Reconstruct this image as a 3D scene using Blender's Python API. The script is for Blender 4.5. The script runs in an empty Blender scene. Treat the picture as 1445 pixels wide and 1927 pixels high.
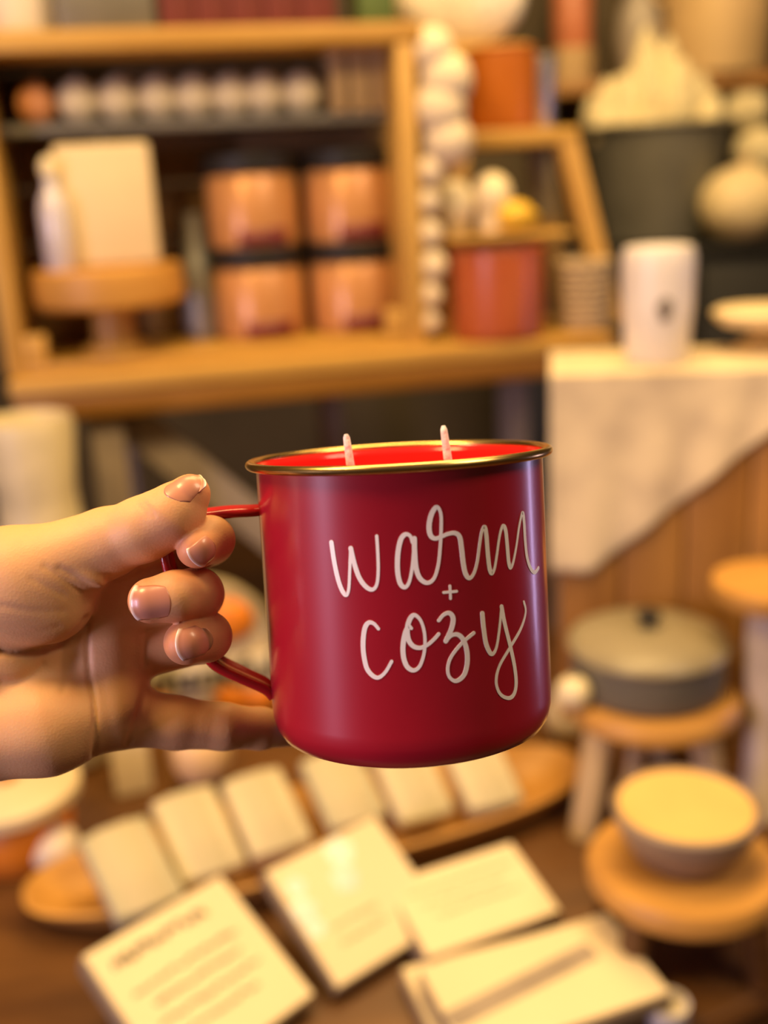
import bpy, bmesh, math, random
import numpy as np
from math import sin, cos, pi, radians, sqrt, atan2, hypot
from mathutils import Vector, Matrix

random.seed(7)
S = bpy.context.scene
COL = S.collection
R = radians

# ------------------------------------------------------------------ camera
FPX = 2000.0
CAM = Vector((0, 0, 1.5))
M3 = Matrix.Rotation(R(73), 3, 'X') @ Matrix.Rotation(R(-3), 3, 'Z')
cd = bpy.data.cameras.new('camera')
cam = bpy.data.objects.new('camera', cd)
COL.objects.link(cam)
cam.matrix_world = Matrix.Translation(CAM) @ M3.to_4x4()
cd.sensor_fit = 'VERTICAL'
cd.sensor_height = 36.0
cd.sensor_width = 27.0
cd.lens = 36.0 * FPX / 1927.0
cd.clip_start = 0.02
cd.dof.use_dof = True
cd.dof.focus_distance = 0.300
cd.dof.aperture_fstop = (cd.lens / 1000.0) / 0.0073
cd.dof.aperture_blades = 0
S.camera = cam

# ------------------------------------------------------------------ light and exposure
S.view_settings.view_transform = 'Standard'
S.view_settings.look = 'None'
S.view_settings.gamma = 1.0
S.view_settings.use_curve_mapping = False
S.view_settings.exposure = 0.0
W = bpy.data.worlds.new('world')
S.world = W
W.use_nodes = True
W.node_tree.nodes['Background'].inputs[0].default_value = (1.0, 0.72, 0.42, 1)
W.node_tree.nodes['Background'].inputs[1].default_value = 0.05


def area(name, loc, target, sx, sy, power, color):
    ld = bpy.data.lights.new(name, 'AREA')
    ld.shape = 'RECTANGLE'
    ld.size = sx
    ld.size_y = sy
    ld.energy = power
    ld.color = color
    o = bpy.data.objects.new(name, ld)
    COL.objects.link(o)
    o.location = loc
    o.rotation_euler = (Vector(target) - Vector(loc)).to_track_quat('-Z', 'Y').to_euler()
    return o


WARM = (1.0, 0.65, 0.25)
COOL = (0.86, 0.68, 0.96)
area('assumed_ceiling_light_table', (0.05, 0.88, 2.62), (0.0, 1.05, 0.9), 0.9, 0.5, 22, WARM)  # unseen lamp, assumed from the warm light falling on the display
area('fill_light_shelves', (0.35, 1.50, 2.62), (0.35, 1.9, 1.2), 0.8, 0.4, 15, WARM)  # added overhead fill, brightens the plumes and the back right
area('assumed_overhead_light_aisle', (-0.55, 0.20, 2.30), (-0.1, 0.5, 1.3), 0.3, 0.3, 14, WARM)  # unseen lamp assumed up on the left, placed to light the hand
area('fill_light_right', (0.95, 0.10, 2.55), (0.15, 0.8, 1.3), 0.5, 0.5, 15, (1.0, 0.74, 0.46))  # added warm fill for the right half of the lettering, unseen source
area('assumed_cool_light_left', (-1.27, -0.36, 1.44), (0.0, 0.33, 1.42), 0.18, 0.56, 15, COOL)  # unseen cool source assumed from the mug's left streak; wall has no window
area('streak_light_right', (1.33, 1.08, 1.12), (0.0, 0.33, 1.42), 0.07, 0.7, 2.0, (0.70, 0.56, 1.0))  # unseen cool strip added for the mug's right-hand violet streak, no window here


# ------------------------------------------------------------------ pixel rays (photograph frame 1445 x 1927)
def ray(px, py):
    return M3 @ Vector(((px - 722.5) / FPX, (963.5 - py) / FPX, -1.0))


def on_z(px, py, z):
    r = ray(px, py)
    return CAM + r * ((z - CAM.z) / r.z)


def on_y(px, py, y):
    r = ray(px, py)
    return CAM + r * (y / r.y)


# ------------------------------------------------------------------ materials
MATS = {}


def mat(name, color, rough=0.6, metal=0.0, vary=0.08, scale=20.0, bump=0.0, coat=0.0, sss=0.0, trans=0.0, spec=0.5, vary_color=None):
    if name in MATS:
        return MATS[name]
    m = bpy.data.materials.new(name)
    m.use_nodes = True
    nt = m.node_tree
    b = nt.nodes['Principled BSDF']
    tc = nt.nodes.new('ShaderNodeTexCoord')
    nz = nt.nodes.new('ShaderNodeTexNoise')
    nz.inputs['Scale'].default_value = scale
    nz.inputs['Detail'].default_value = 4
    nt.links.new(tc.outputs['Object'], nz.inputs['Vector'])
    mix = nt.nodes.new('ShaderNodeMix')
    mix.data_type = 'RGBA'
    c2 = vary_color or tuple(max(0, c * (1 - 3 * vary)) for c in color)
    mix.inputs['A'].default_value = (*color, 1)
    mix.inputs['B'].default_value = (*c2, 1)
    rmp = nt.nodes.new('ShaderNodeMapRange')
    rmp.inputs['From Min'].default_value = 0.4
    rmp.inputs['From Max'].default_value = 0.7
    nt.links.new(nz.outputs['Fac'], rmp.inputs['Value'])
    nt.links.new(rmp.outputs['Result'], mix.inputs['Factor'])
    nt.links.new(mix.outputs['Result'], b.inputs['Base Color'])
    b.inputs['Roughness'].default_value = rough
    b.inputs['Metallic'].default_value = metal
    b.inputs['Coat Weight'].default_value = coat
    b.inputs['Coat Roughness'].default_value = 0.08
    b.inputs['Specular IOR Level'].default_value = spec
    if sss:
        b.inputs['Subsurface Weight'].default_value = sss
        b.inputs['Subsurface Radius'].default_value = (1.0, 0.4, 0.2)
        b.inputs['Subsurface Scale'].default_value = 0.004
    if trans:
        b.inputs['Transmission Weight'].default_value = trans
    if bump:
        bp = nt.nodes.new('ShaderNodeBump')
        bp.inputs['Strength'].default_value = bump
        bp.inputs['Distance'].default_value = 0.002
        nt.links.new(nz.outputs['Fac'], bp.inputs['Height'])
        nt.links.new(bp.outputs['Normal'], b.inputs['Normal'])
    MATS[name] = m
    return m


def wood(name, c1, c2, axis='X', rough=0.5, scale=14.0):
    if name in MATS:
        return MATS[name]
    m = bpy.data.materials.new(name)
    m.use_nodes = True
    nt = m.node_tree
    b = nt.nodes['Principled BSDF']
    tc = nt.nodes.new('ShaderNodeTexCoord')
    mp = nt.nodes.new('ShaderNodeMapping')
    sc = {'X': (0.12, 1, 1), 'Y': (1, 0.12, 1), 'Z': (1, 1, 0.12)}[axis]
    mp.inputs['Scale'].default_value = sc
    nt.links.new(tc.outputs['Object'], mp.inputs['Vector'])
    nz = nt.nodes.new('ShaderNodeTexNoise')
    nz.inputs['Scale'].default_value = scale
    nz.inputs['Detail'].default_value = 6
    nz.inputs['Distortion'].default_value = 1.2
    nt.links.new(mp.outputs['Vector'], nz.inputs['Vector'])
    fine = nt.nodes.new('ShaderNodeTexNoise')
    fine.inputs['Scale'].default_value = scale * 9
    nt.links.new(mp.outputs['Vector'], fine.inputs['Vector'])
    add = nt.nodes.new('ShaderNodeMath')
    add.operation = 'MULTIPLY_ADD'
    add.inputs[1].default_value = 0.35
    nt.links.new(fine.outputs['Fac'], add.inputs[0])
    nt.links.new(nz.outputs['Fac'], add.inputs[2])
    rp = nt.nodes.new('ShaderNodeValToRGB')
    rp.color_ramp.elements[0].position = 0.45
    rp.color_ramp.elements[0].color = (*c2, 1)
    rp.color_ramp.elements[1].position = 0.85
    rp.color_ramp.elements[1].color = (*c1, 1)
    nt.links.new(add.outputs[0], rp.inputs['Fac'])
    nt.links.new(rp.outputs['Color'], b.inputs['Base Color'])
    b.inputs['Roughness'].default_value = rough
    bp = nt.nodes.new('ShaderNodeBump')
    bp.inputs['Strength'].default_value = 0.25
    bp.inputs['Distance'].default_value = 0.002
    nt.links.new(add.outputs[0], bp.inputs['Height'])
    nt.links.new(bp.outputs['Normal'], b.inputs['Normal'])
    MATS[name] = m
    return m


# ------------------------------------------------------------------ mesh builder
class MB:
    def __init__(s):
        s.v = []
        s.f = []

    def add(s, verts, faces):
        n = len(s.v)
        s.v += [tuple(p) for p in verts]
        s.f += [tuple(i + n for i in q) for q in faces]
        return s

    def box(s, c, d, rz=0.0, rx=0.0, ry=0.0, bev=0.0, seg=2):
        bm = bmesh.new()
        bmesh.ops.create_cube(bm, size=1)
        for v in bm.verts:
            v.co = Vector((v.co.x * d[0], v.co.y * d[1], v.co.z * d[2]))
        if bev:
            bmesh.ops.bevel(bm, geom=bm.edges[:], offset=bev, segments=seg, profile=0.5, affect='EDGES')
        T = Matrix.Translation(c) @ Matrix.Rotation(rz, 4, 'Z') @ Matrix.Rotation(ry, 4, 'Y') @ Matrix.Rotation(rx, 4, 'X')
        bm.transform(T)
        bm.verts.index_update()
        s.add([v.co for v in bm.verts], [[v.index for v in f.verts] for f in bm.faces])
        bm.free()
        return s

    def lathe(s, prof, n=40, c=(0, 0, 0), T=None, wob=None):
        vs, fs = [], []
        ring = []
        for (r, z) in prof:
            if r < 1e-6:
                ring.append([len(vs)])
                vs.append(Vector((0, 0, z)))
            else:
                ids = []
                for i in range(n):
                    a = 2 * pi * i / n
                    k = wob(a, z) if wob else 1.0
                    ids.append(len(vs))
                    vs.append(Vector((r * k * cos(a), r * k * sin(a), z)))
                ring.append(ids)
        for a, b in zip(ring[:-1], ring[1:]):
            for i in range(n):
                j = (i + 1) % n
                if len(a) == 1 and len(b) == 1:
                    continue
                if len(a) == 1:
                    fs.append((a[0], b[j], b[i]))
                elif len(b) == 1:
                    fs.append((a[i], a[j], b[0]))
                else:
                    fs.append((a[i], a[j], b[j], b[i]))
        T = T or Matrix.Identity(4)
        return s.add([T @ v + Vector(c) for v in vs], fs)

    def ball(s, c, r, n=24, sq=(1, 1, 1), T=None, wob=None):
        m = n // 2
        prof = [(sin(pi * i / m), -cos(pi * i / m)) for i in range(m + 1)]
        prof[0] = (0, -1)
        prof[-1] = (0, 1)
        D = Matrix.Diagonal((r * sq[0], r * sq[1], r * sq[2], 1))
        return s.lathe(prof, n, c, (T or Matrix.Identity(4)) @ D, wob)

    def tube(s, pts, rad, n=10, cap=True):
        pts = [Vector(p) for p in pts]
        rad = rad if isinstance(rad, (list, tuple)) else [rad] * len(pts)
        vs, fs = [], []
        up = None
        for i, p in enumerate(pts):
            t = (pts[min(i + 1, len(pts) - 1)] - pts[max(i - 1, 0)]).normalized()
            if up is None:
                up = t.orthogonal().normalized()
            up = (up - t * up.dot(t)).normalized()
            w = t.cross(up)
            for k in range(n):
                a = 2 * pi * k / n
                vs.append(p + (up * cos(a) + w * sin(a)) * rad[i])
        for i in range(len(pts) - 1):
            for k in range(n):
                j = (k + 1) % n
                fs.append((i * n + k, i * n + j, (i + 1) * n + j, (i + 1) * n + k))
        if cap:
            fs.append(tuple(reversed(range(n))))
            fs.append(tuple(range((len(pts) - 1) * n, len(pts) * n)))
        return s.add(vs, fs)

    def prism(s, poly, y0, y1):
        """poly of (x, z), extruded along y"""
        n = len(poly)
        vs = [(x, y0, z) for x, z in poly] + [(x, y1, z) for x, z in poly]
        fs = [tuple(range(n)), tuple(reversed(range(n, 2 * n)))]
        fs += [(i, i + n, (i + 1) % n + n, (i + 1) % n) for i in range(n)]
        return s.add(vs, fs)

    def build(s, name, m, parent=None, smooth=True, loc=None, angle=40):
        me = bpy.data.meshes.new(name)
        me.from_pydata(s.v, [], s.f)
        bm = bmesh.new()
        bm.from_mesh(me)
        bmesh.ops.recalc_face_normals(bm, faces=bm.faces)
        bm.to_mesh(me)
        bm.free()
        if smooth:
            me.polygons.foreach_set('use_smooth', [True] * len(me.polygons))
            me.set_sharp_from_angle(angle=R(angle))
        me.materials.append(m)
        o = bpy.data.objects.new(name, me)
        COL.objects.link(o)
        if parent:
            o.parent = parent
        if loc is not None:
            o.location = loc
        return o


def tag(o, label, cat, group=None, kind=None):
    o['label'] = label
    o['category'] = cat
    if group:
        o['group'] = group
    if kind:
        o['kind'] = kind
    return o


def thing(name, loc, label, cat, rz=0.0, group=None):
    o = bpy.data.objects.new(name, None)
    COL.objects.link(o)
    o.empty_display_size = 0.02
    o.location = loc
    o.rotation_euler = (0, 0, rz)
    return tag(o, label, cat, group)


def dup(root, loc, label, rz=None):
    r = root.copy()
    COL.objects.link(r)
    r.location = loc
    if rz is not None:
        r.rotation_euler = (0, 0, rz)
    r['label'] = label
    for ch in root.children:
        c = ch.copy()
        COL.objects.link(c)
        c.parent = r
        for g in ch.children:
            d = g.copy()
            COL.objects.link(d)
            d.parent = c
    return r


def struct(o):
    o['kind'] = 'structure'
    return o


# materials used across the shop
CREAM = mat('cream_paint', (0.80, 0.74, 0.60), 0.6, scale=9)
CREAM_WAX = mat('cream_wax', (0.74, 0.60, 0.36), 0.45, scale=6, vary=0.05)
IVORY = mat('ivory_ceramic', (0.80, 0.69, 0.44), 0.28, scale=8, vary=0.04)
LINEN = mat('linen', (0.80, 0.73, 0.60), 0.85, scale=60, bump=0.4)
BLACK = mat('black_lacquer', (0.012, 0.011, 0.010), 0.55)
GREY = mat('grey_enamel', (0.15, 0.14, 0.11), 0.45, scale=10)
GREYTIN = mat('zinc', (0.34, 0.34, 0.31), 0.45, 0.7, scale=18, vary=0.12)
CHAR = mat('charcoal_metal', (0.17, 0.165, 0.145), 0.55, 0.2, scale=12)
COPPER = mat('amber_copper_glass', (0.58, 0.275, 0.10), 0.32, 0.15, scale=5, vary=0.06)
WINE = mat('wine_red', (0.16, 0.012, 0.018), 0.4)
RUST = mat('rust_enamel', (0.46, 0.13, 0.014), 0.35, scale=7)
BRICK = mat('brick_enamel', (0.44, 0.10, 0.03), 0.35, scale=7)
PUMPKIN = mat('pumpkin_orange', (0.85, 0.26, 0.02), 0.4, scale=7, vary=0.07)
TAN = mat('tan_clay', (0.55, 0.38, 0.20), 0.6, scale=10)
HONEY = wood('honey_oak', (0.55, 0.325, 0.065), (0.37, 0.19, 0.028), 'X')
HONEYZ = wood('honey_oak_upright', (0.56, 0.335, 0.08), (0.38, 0.195, 0.033), 'Z')
OAKR = wood('round_oak', (0.60, 0.31, 0.065), (0.42, 0.20, 0.04), 'X')
WALNUT = wood('dark_walnut', (0.15, 0.062, 0.012), (0.075, 0.028, 0.006), 'X', 0.42)
BROWNW = wood('brown_board', (0.42, 0.20, 0.045), (0.25, 0.105, 0.02), 'Z')
WHITEW = wood('whitewashed_timber', (0.40, 0.33, 0.24), (0.26, 0.20, 0.14), 'Z', 0.7)
PALEW = wood('pale_timber', (0.70, 0.52, 0.28), (0.52, 0.36, 0.17), 'Z')
INK = mat('brown_ink', (0.16, 0.13, 0.11), 0.7)
BURLAP = mat('burlap_brown', (0.45, 0.33, 0.19), 0.9, scale=80, bump=0.5)

# ------------------------------------------------------------------ room
WALLM = mat('dark_shop_wall', (0.085, 0.062, 0.034), 0.8, scale=3, vary=0.12)
struct(MB().box((0, 1.0, -0.025), (5.2, 6.2, 0.05)).build('floor', WALNUT, smooth=False))
struct(MB().box((0, 1.0, 2.775), (5.2, 6.2, 0.05)).build('ceiling', CREAM, smooth=False))
struct(MB().box((0, 2.65, 1.375), (5.2, 0.1, 2.75)).build('wall_back', WALLM, smooth=False))
struct(MB().box((-1.37, 0.95, 1.375), (0.1, 3.3, 2.75)).build('wall_left', WALLM, smooth=False))
struct(MB().box((2.55, 0.95, 1.375), (0.1, 3.3, 2.75)).build('wall_right', WALLM, smooth=False))

# ------------------------------------------------------------------ round table
ZT = 0.85
TC = Vector((-0.05, 1.40, 0))
t = thing('round_table', (TC.x, TC.y, 0), 'large round dark walnut table carrying the lower shop display', 'table')
MB().lathe([(0, 0.815), (0.715, 0.815), (0.75, 0.818), (0.765, 0.828), (0.768, 0.838), (0.763, 0.847), (0.755, 0.85), (0, 0.85)], 96).build('tabletop', WALNUT, t)
MB().lathe([(0, 0.02), (0.30, 0.02), (0.30, 0.05), (0.12, 0.08), (0.07, 0.14), (0.06, 0.4), (0.085, 0.6), (0.06, 0.74), (0.2, 0.815), (0, 0.815)], 40).build('pedestal', WALNUT, t)
MB().lathe([(0, 0), (0.34, 0), (0.34, 0.02), (0, 0.02)], 40).build('base', WALNUT, t)


# ------------------------------------------------------------------ bench frame (yawed) and its items
class Frame:
    def __init__(s, o, yaw):
        s.o = Vector(o)
        s.yaw = yaw
        s.x = Vector((cos(yaw), sin(yaw), 0))
        s.y = Vector((-sin(yaw), cos(yaw), 0))

    def hit(s, px, py, dy):
        r = ray(px, py)
        k = ((s.o - CAM).dot(s.y) + dy) / r.dot(s.y)
        p = CAM + r * k - s.o
        return p.dot(s.x), p.z

    def w(s, lx, ly, lz=0.0):
        return s.o + s.x * lx + s.y * ly + Vector((0, 0, lz))


ZB = 1.297
BF = Frame((-0.203, 1.32, ZB), R(11))
x0, _ = BF.hit(15, 735, 0)
x1, _ = BF.hit(1160, 640, 0)
BW = x1 - x0
BD = 0.36
bench = thing('display_bench', BF.w((x0 + x1) / 2, 0, ZT - ZB), 'honey oak bench with thick plank top holding the wooden crate', 'bench', BF.yaw)
HB = ZB - ZT
MB().box((0, BD / 2, HB - 0.010), (BW, BD, 0.020), bev=0.004).build('plank_top', HONEY, bench)
SHADED_AMBER = wood('amber_shaded_edge', (0.27, 0.12, 0.010), (0.18, 0.07, 0.005), 'X')  # added aprons; shade of the bench front is put into this darker amber
MB().box((0, 0.014, HB - 0.036), (BW - 0.006, 0.022, 0.032), bev=0.003).build('front_apron', SHADED_AMBER, bench)
MB().box((0, BD - 0.014, HB - 0.036), (BW - 0.006, 0.022, 0.032), bev=0.003).build('back_apron', SHADED_AMBER, bench)
for px in (208, 1075):
    lx = BF.hit(px, 850, 0.05)[0] - (x0 + x1) / 2
    for yy in (0.05, 0.31):
        MB().box((lx, yy, (HB - 0.048) / 2), (0.042, 0.042, HB - 0.048), bev=0.003).build('leg', WHITEW, bench)
ba, bz = BF.hit(225, 775, 0.075)
bb, bz2 = BF.hit(560, 1045, 0.075)
MB().box(((ba + bb) / 2 - (x0 + x1) / 2, 0.075, HB + (bz + bz2) / 2), (hypot(bb - ba, bz2 - bz), 0.02, 0.05), ry=atan2(bz - bz2, bb - ba), bev=0.003).build('cross_brace', WHITEW, bench)
lxp = BF.hit(622, 790, 0.3)[0] - (x0 + x1) / 2
MB().box((lxp, 0.31, (HB - 0.048) / 2), (0.035, 0.03, HB - 0.048), bev=0.003).build('centre_post', WHITEW, bench)

# crate lying on its side, open to the front
CY = 0.045                      # crate front behind bench front
CDp = 0.20
cxl, cz0 = BF.hit(2, 640, CY)
cxr, _ = BF.hit(800, 600, CY)
_, cz1 = BF.hit(400, 48, CY)
CWd = cxr - cxl
CH = cz1
CX = (cxl + cxr) / 2
crate = thing('wooden_crate', BF.w(CX, CY, 0), 'honey oak crate standing open on the bench with jars inside', 'crate', BF.yaw)
TH = 0.024
MB().box((0, CDp / 2, CH - TH / 2), (CWd + 0.02, CDp, TH), bev=0.003).build('top_board', HONEY, crate)
MB().box((0, CDp / 2, 0.006), (CWd - 2 * TH, CDp, 0.012), bev=0.002).build('bottom_board', HONEY, crate)
for s_ in (-1, 1):
    MB().box((s_ * (CWd / 2 - TH / 2), CDp / 2, (CH - TH) / 2), (TH, CDp, CH - TH), bev=0.003).build('side_board', HONEYZ, crate)
bk = MB()
for i in range(5):
    hh = (CH - TH) / 5
    bk.box((0, CDp - 0.005, hh * (i + 0.5)), (CWd - 2 * TH, 0.01, hh - 0.004), bev=0.001)
bk.build('back_panel', wood('back_slats', (0.30, 0.165, 0.06), (0.19, 0.095, 0.03), 'X', 0.7), crate)
for s_ in (-1, 1):
    MB().box((s_ * (CWd / 2 - TH - 0.014), 0.016, 0.03), (0.028, 0.024, 0.036), bev=0.004).build('corner_block', HONEYZ, crate)
# inner grey shelf
_, sz = BF.hit(360, 222, CY + 0.06)
MB().box((0, 0.125, sz - 0.006), (CWd - 2 * TH, 0.13, 0.012), bev=0.002).build('inner_shelf', mat('grey_shelf_paint', (0.20, 0.19, 0.155), 0.6), crate)

# seven cream balls on the grey shelf
names7 = ['leftmost of the seven cream glass balls on the grey crate shelf',
          'second cream glass ball from the left on the grey crate shelf',
          'third cream glass ball from the left on the grey crate shelf',
          'middle one of the seven cream glass balls on the grey shelf',
          'fifth cream glass ball from the left on the grey crate shelf',
          'sixth cream glass ball from the left on the grey crate shelf',
          'rightmost cream glass ball, nearest the upright wooden books in the crate']
proto = None
for i, px in enumerate((150, 225, 300, 368, 437, 500, 570)):
    lx, _ = BF.hit(px, 200, CY + 0.09)
    loc = BF.w(lx, CY + 0.09, sz)
    if proto is None:
        proto = thing('ball_ornament', loc, names7[i], 'ball', BF.yaw, 'cream balls on the crate shelf')
        MB().ball((0, 0, 0.0265), 0.0265, 28).build('ball', IVORY, proto)
        MB().lathe([(0, 0.052), (0.005, 0.052), (0.005, 0.056), (0.0035, 0.058), (0, 0.058)], 16).build('cap', GREYTIN, proto)
    else:
        dup(proto, loc, names7[i])

# orange gourd at the left end of the grey shelf
lx, _ = BF.hit(72, 225, CY + 0.08)
t = thing('small_gourd', BF.w(lx, CY + 0.08, sz), 'small peach-orange gourd at the left end of the grey crate shelf', 'gourd')
MB().ball((0, 0, 0.024), 0.023, 24, (1, 1, 1.1), wob=lambda a, z: 1 + 0.05 * cos(8 * a)).build('body', mat('peach_gourd', (0.75, 0.33, 0.12), 0.5), t)
MB().tube([(0, 0, 0.046), (0.002, 0, 0.052), (0.005, 0.001, 0.057)], [0.004, 0.003, 0.0025], 8).build('stem', TAN, t)
# three upright wooden books / boards
for i, px in enumerate((632, 668, 703)):
    lx, _ = BF.hit(px, 200, CY + 0.09)
    t = thing('wooden_book', BF.w(lx, CY + 0.085, sz), ['leftmost upright tan wooden book beside the cream balls', 'middle upright tan wooden book on the grey crate shelf', 'rightmost upright tan wooden book against the crate side'][i], 'book', BF.yaw, 'upright tan books in the crate')
    MB().box((0, 0, 0.045), (0.019, 0.07, 0.09), bev=0.002).build('cover', mat('tan_book_cover', (0.46, 0.31, 0.14), 0.6), t)
    MB().box((0.0, 0.004, 0.0455), (0.013, 0.069, 0.0915)).build('pages', LINEN, t)

# four lidded candle jars in two stacks
def make_jar(loc, label):
    t = thing('candle_jar', loc, label, 'candle jar', BF.yaw, 'amber candle jars in the crate')
    r, h = 0.061, 0.098
    MB().lathe([(0, 0), (r - 0.006, 0), (r - 0.001, 0.004), (r, 0.012), (r, h - 0.008), (r - 0.004, h - 0.002), (r - 0.008, h), (0, h)], 48).build('glass', COPPER, t)
    lab = MB()
    vs, fs = [], []
    n = 20
    for i in range(n + 1):
        a = R(-115 + 62 * i / n)
        for z in (0.001, 0.021):
            vs.append(((r + 0.0008) * cos(a), (r + 0.0008) * sin(a), z + 0.005))
    for i in range(n):
        fs.append((2 * i, 2 * i + 2, 2 * i + 3, 2 * i + 1))
    o = lab.add(vs, fs).build('label_band', WINE, t)
    so = o.modifiers.new('thick', 'SOLIDIFY')
    so.thickness = 0.0006
    MB().lathe([(0, h), (r + 0.001, h), (r + 0.002, h + 0.002), (r + 0.002, h + 0.020), (r, h + 0.022), (0, h + 0.022)], 48).build('lid', BLACK, t)
    return t


jw = 0.120
lxA, _ = BF.hit(488, 540, CY + 0.12)
lxB, _ = BF.hit(668, 540, CY + 0.12)
for lx, lz, lab in ((lxA, 0.012, 'lower left amber candle jar with black lid, beneath another jar'),
                    (lxA, 0.012 + jw, 'upper left amber candle jar with black lid, stacked near the crate centre'),
                    (lxB, 0.012, 'lower right amber candle jar with black lid at the crate corner'),
                    (lxB, 0.012 + jw, 'upper right amber candle jar with black lid beside the crate side')):
    make_jar(BF.w(lx, CY + 0.122, lz), lab)

# cake stand with pillar candle and bottle
lx, lz = BF.hit(200, 500, CY + 0.07)
t = thing('cake_stand', BF.w(lx, CY + 0.075, 0.012), 'small honey wooden pedestal stand inside the crate, under the cream candle', 'cake stand', BF.yaw)
hz = lz - 0.012
MB().lathe([(0, hz - 0.05), (0.088, hz - 0.05), (0.096, hz - 0.044), (0.098, hz - 0.03), (0.096, hz - 0.003), (0.09, hz), (0, hz)], 56).build('plate', OAKR, t)
MB().lathe([(0, 0.0), (0.045, 0.0), (0.045, 0.008), (0.028, 0.014), (0.026, hz - 0.058), (0.035, hz - 0.05), (0, hz - 0.05)], 32).build('stem', HONEYZ, t)
ox, _ = BF.hit(205, 400, CY + 0.075)
_, oz = BF.hit(205, 268, CY + 0.04)
oh = oz - lz
t = thing('box_candle', BF.w(ox, CY + 0.075, lz), 'tall cream square candle on the little stand in the crate', 'candle', BF.yaw)
MB().box((0, 0, oh / 2), (0.118, 0.07, oh), bev=0.008, seg=3).build('wax', CREAM_WAX, t)
MB().tube([(0, 0, oh - 0.002), (0.001, 0, oh + 0.008)], 0.0012, 8).build('wick', LINEN, t)
ox, _ = BF.hit(105, 420, CY + 0.03)
t = thing('glass_bottle', BF.w(ox, CY + 0.03, lz), 'slim pale lilac bottle standing before the cream candle in the crate', 'bottle', BF.yaw)
BOT = mat('lilac_glass', (0.62, 0.58, 0.66), 0.15, scale=6, coat=0.5)
MB().lathe([(0, 0), (0.017, 0), (0.019, 0.003), (0.019, 0.07), (0.016, 0.085), (0.009, 0.098), (0.008, 0.112), (0, 0.112)], 32).build('body', BOT, t)
MB().lathe([(0, 0.112), (0.010, 0.112), (0.0105, 0.118), (0.0105, 0.126), (0.006, 0.134), (0, 0.135)], 24).build('stopper', IVORY, t)
# grey pots on the crate floor between stand and jars
ox, _ = BF.hit(362, 400, CY + 0.15)
t = thing('grey_jug', BF.w(ox, CY + 0.152, 0.012), 'slim grey jug at the back of the crate between candle and jars', 'jug', BF.yaw + R(95))
MB().lathe([(0, 0), (0.023, 0), (0.027, 0.02), (0.029, 0.07), (0.025, 0.11), (0.016, 0.14), (0.018, 0.17), (0.015, 0.17), (0.012, 0.14), (0, 0.13)], 36).build('body', GREYTIN, t)
MB().tube([(0.016, 0, 0.155), (0.030, 0, 0.15), (0.034, 0, 0.11), (0.026, 0, 0.085)], 0.0035, 8).build('handle', GREYTIN, t)

# on top of the crate
ZC = CH
lx0, _ = BF.hit(110, 30, CY + 0.08)
lx1, _ = BF.hit(290, 30, CY + 0.08)
t = thing('storage_tin', BF.w((lx0 + lx1) / 2, CY + 0.08, ZC), 'grey rectangular tin box standing on top of the crate', 'box', BF.yaw)
MB().box((0, 0, 0.04), (lx1 - lx0, 0.09, 0.08), bev=0.006).build('body', GREY, t)
MB().box((0, 0, 0.0875), (lx1 - lx0 + 0.004, 0.094, 0.015), bev=0.004).build('lid', GREY, t)
lx, _ = BF.hit(40, 20, CY + 0.1)
t = thing('cream_canister', BF.w(lx, CY + 0.11, ZC), 'round cream canister at the left end of the crate top', 'canister', BF.yaw)
MB().lathe([(0, 0), (0.046, 0), (0.048, 0.003), (0.048, 0.09), (0, 0.09)], 36).build('body', CREAM, t)
MB().lathe([(0, 0.09), (0.05, 0.09), (0.05, 0.105), (0, 0.108)], 36).build('lid', HONEY, t)
edges = (297, 362, 425, 490, 556, 622)
for i in range(5):
    a, _ = BF.hit(edges[i], 10, CY + 0.09)
    b, _ = BF.hit(edges[i + 1], 10, CY + 0.09)
    t = thing('red_book', BF.w((a + b) / 2, CY + 0.09, ZC), ['first dark red book on the crate top, beside the grey tin', 'second dark red book from the grey tin on the crate top', 'middle one of five dark red books on the crate top', 'fourth dark red book from the grey tin on the crate top', 'last dark red book on the crate top, towards the green box'][i], 'book', BF.yaw, 'dark red books on the crate')
    w_ = b - a - 0.001
    MB().box((0, 0, 0.06), (w_, 0.085, 0.12), bev=0.003).build('cover', mat('dark_red_cloth', (0.13, 0.02, 0.015), 0.7), t)
    MB().box((0, 0.004, 0.061), (w_ - 0.006, 0.084, 0.12)).build('pages', LINEN, t)
lx, _ = BF.hit(700, 10, CY + 0.09)
t = thing('green_box', BF.w(lx, CY + 0.09, ZC), 'small dark green box on the right end of the crate top', 'box', BF.yaw)
MB().box((0, 0, 0.035), (0.048, 0.07, 0.07), bev=0.003).build('body', mat('leaf_green', (0.07, 0.12, 0.025), 0.6), t)
MB().box((0, 0, 0.075), (0.052, 0.074, 0.01), bev=0.003).build('lid', mat('leaf_green', (0.07, 0.12, 0.025), 0.6), t)

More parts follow.
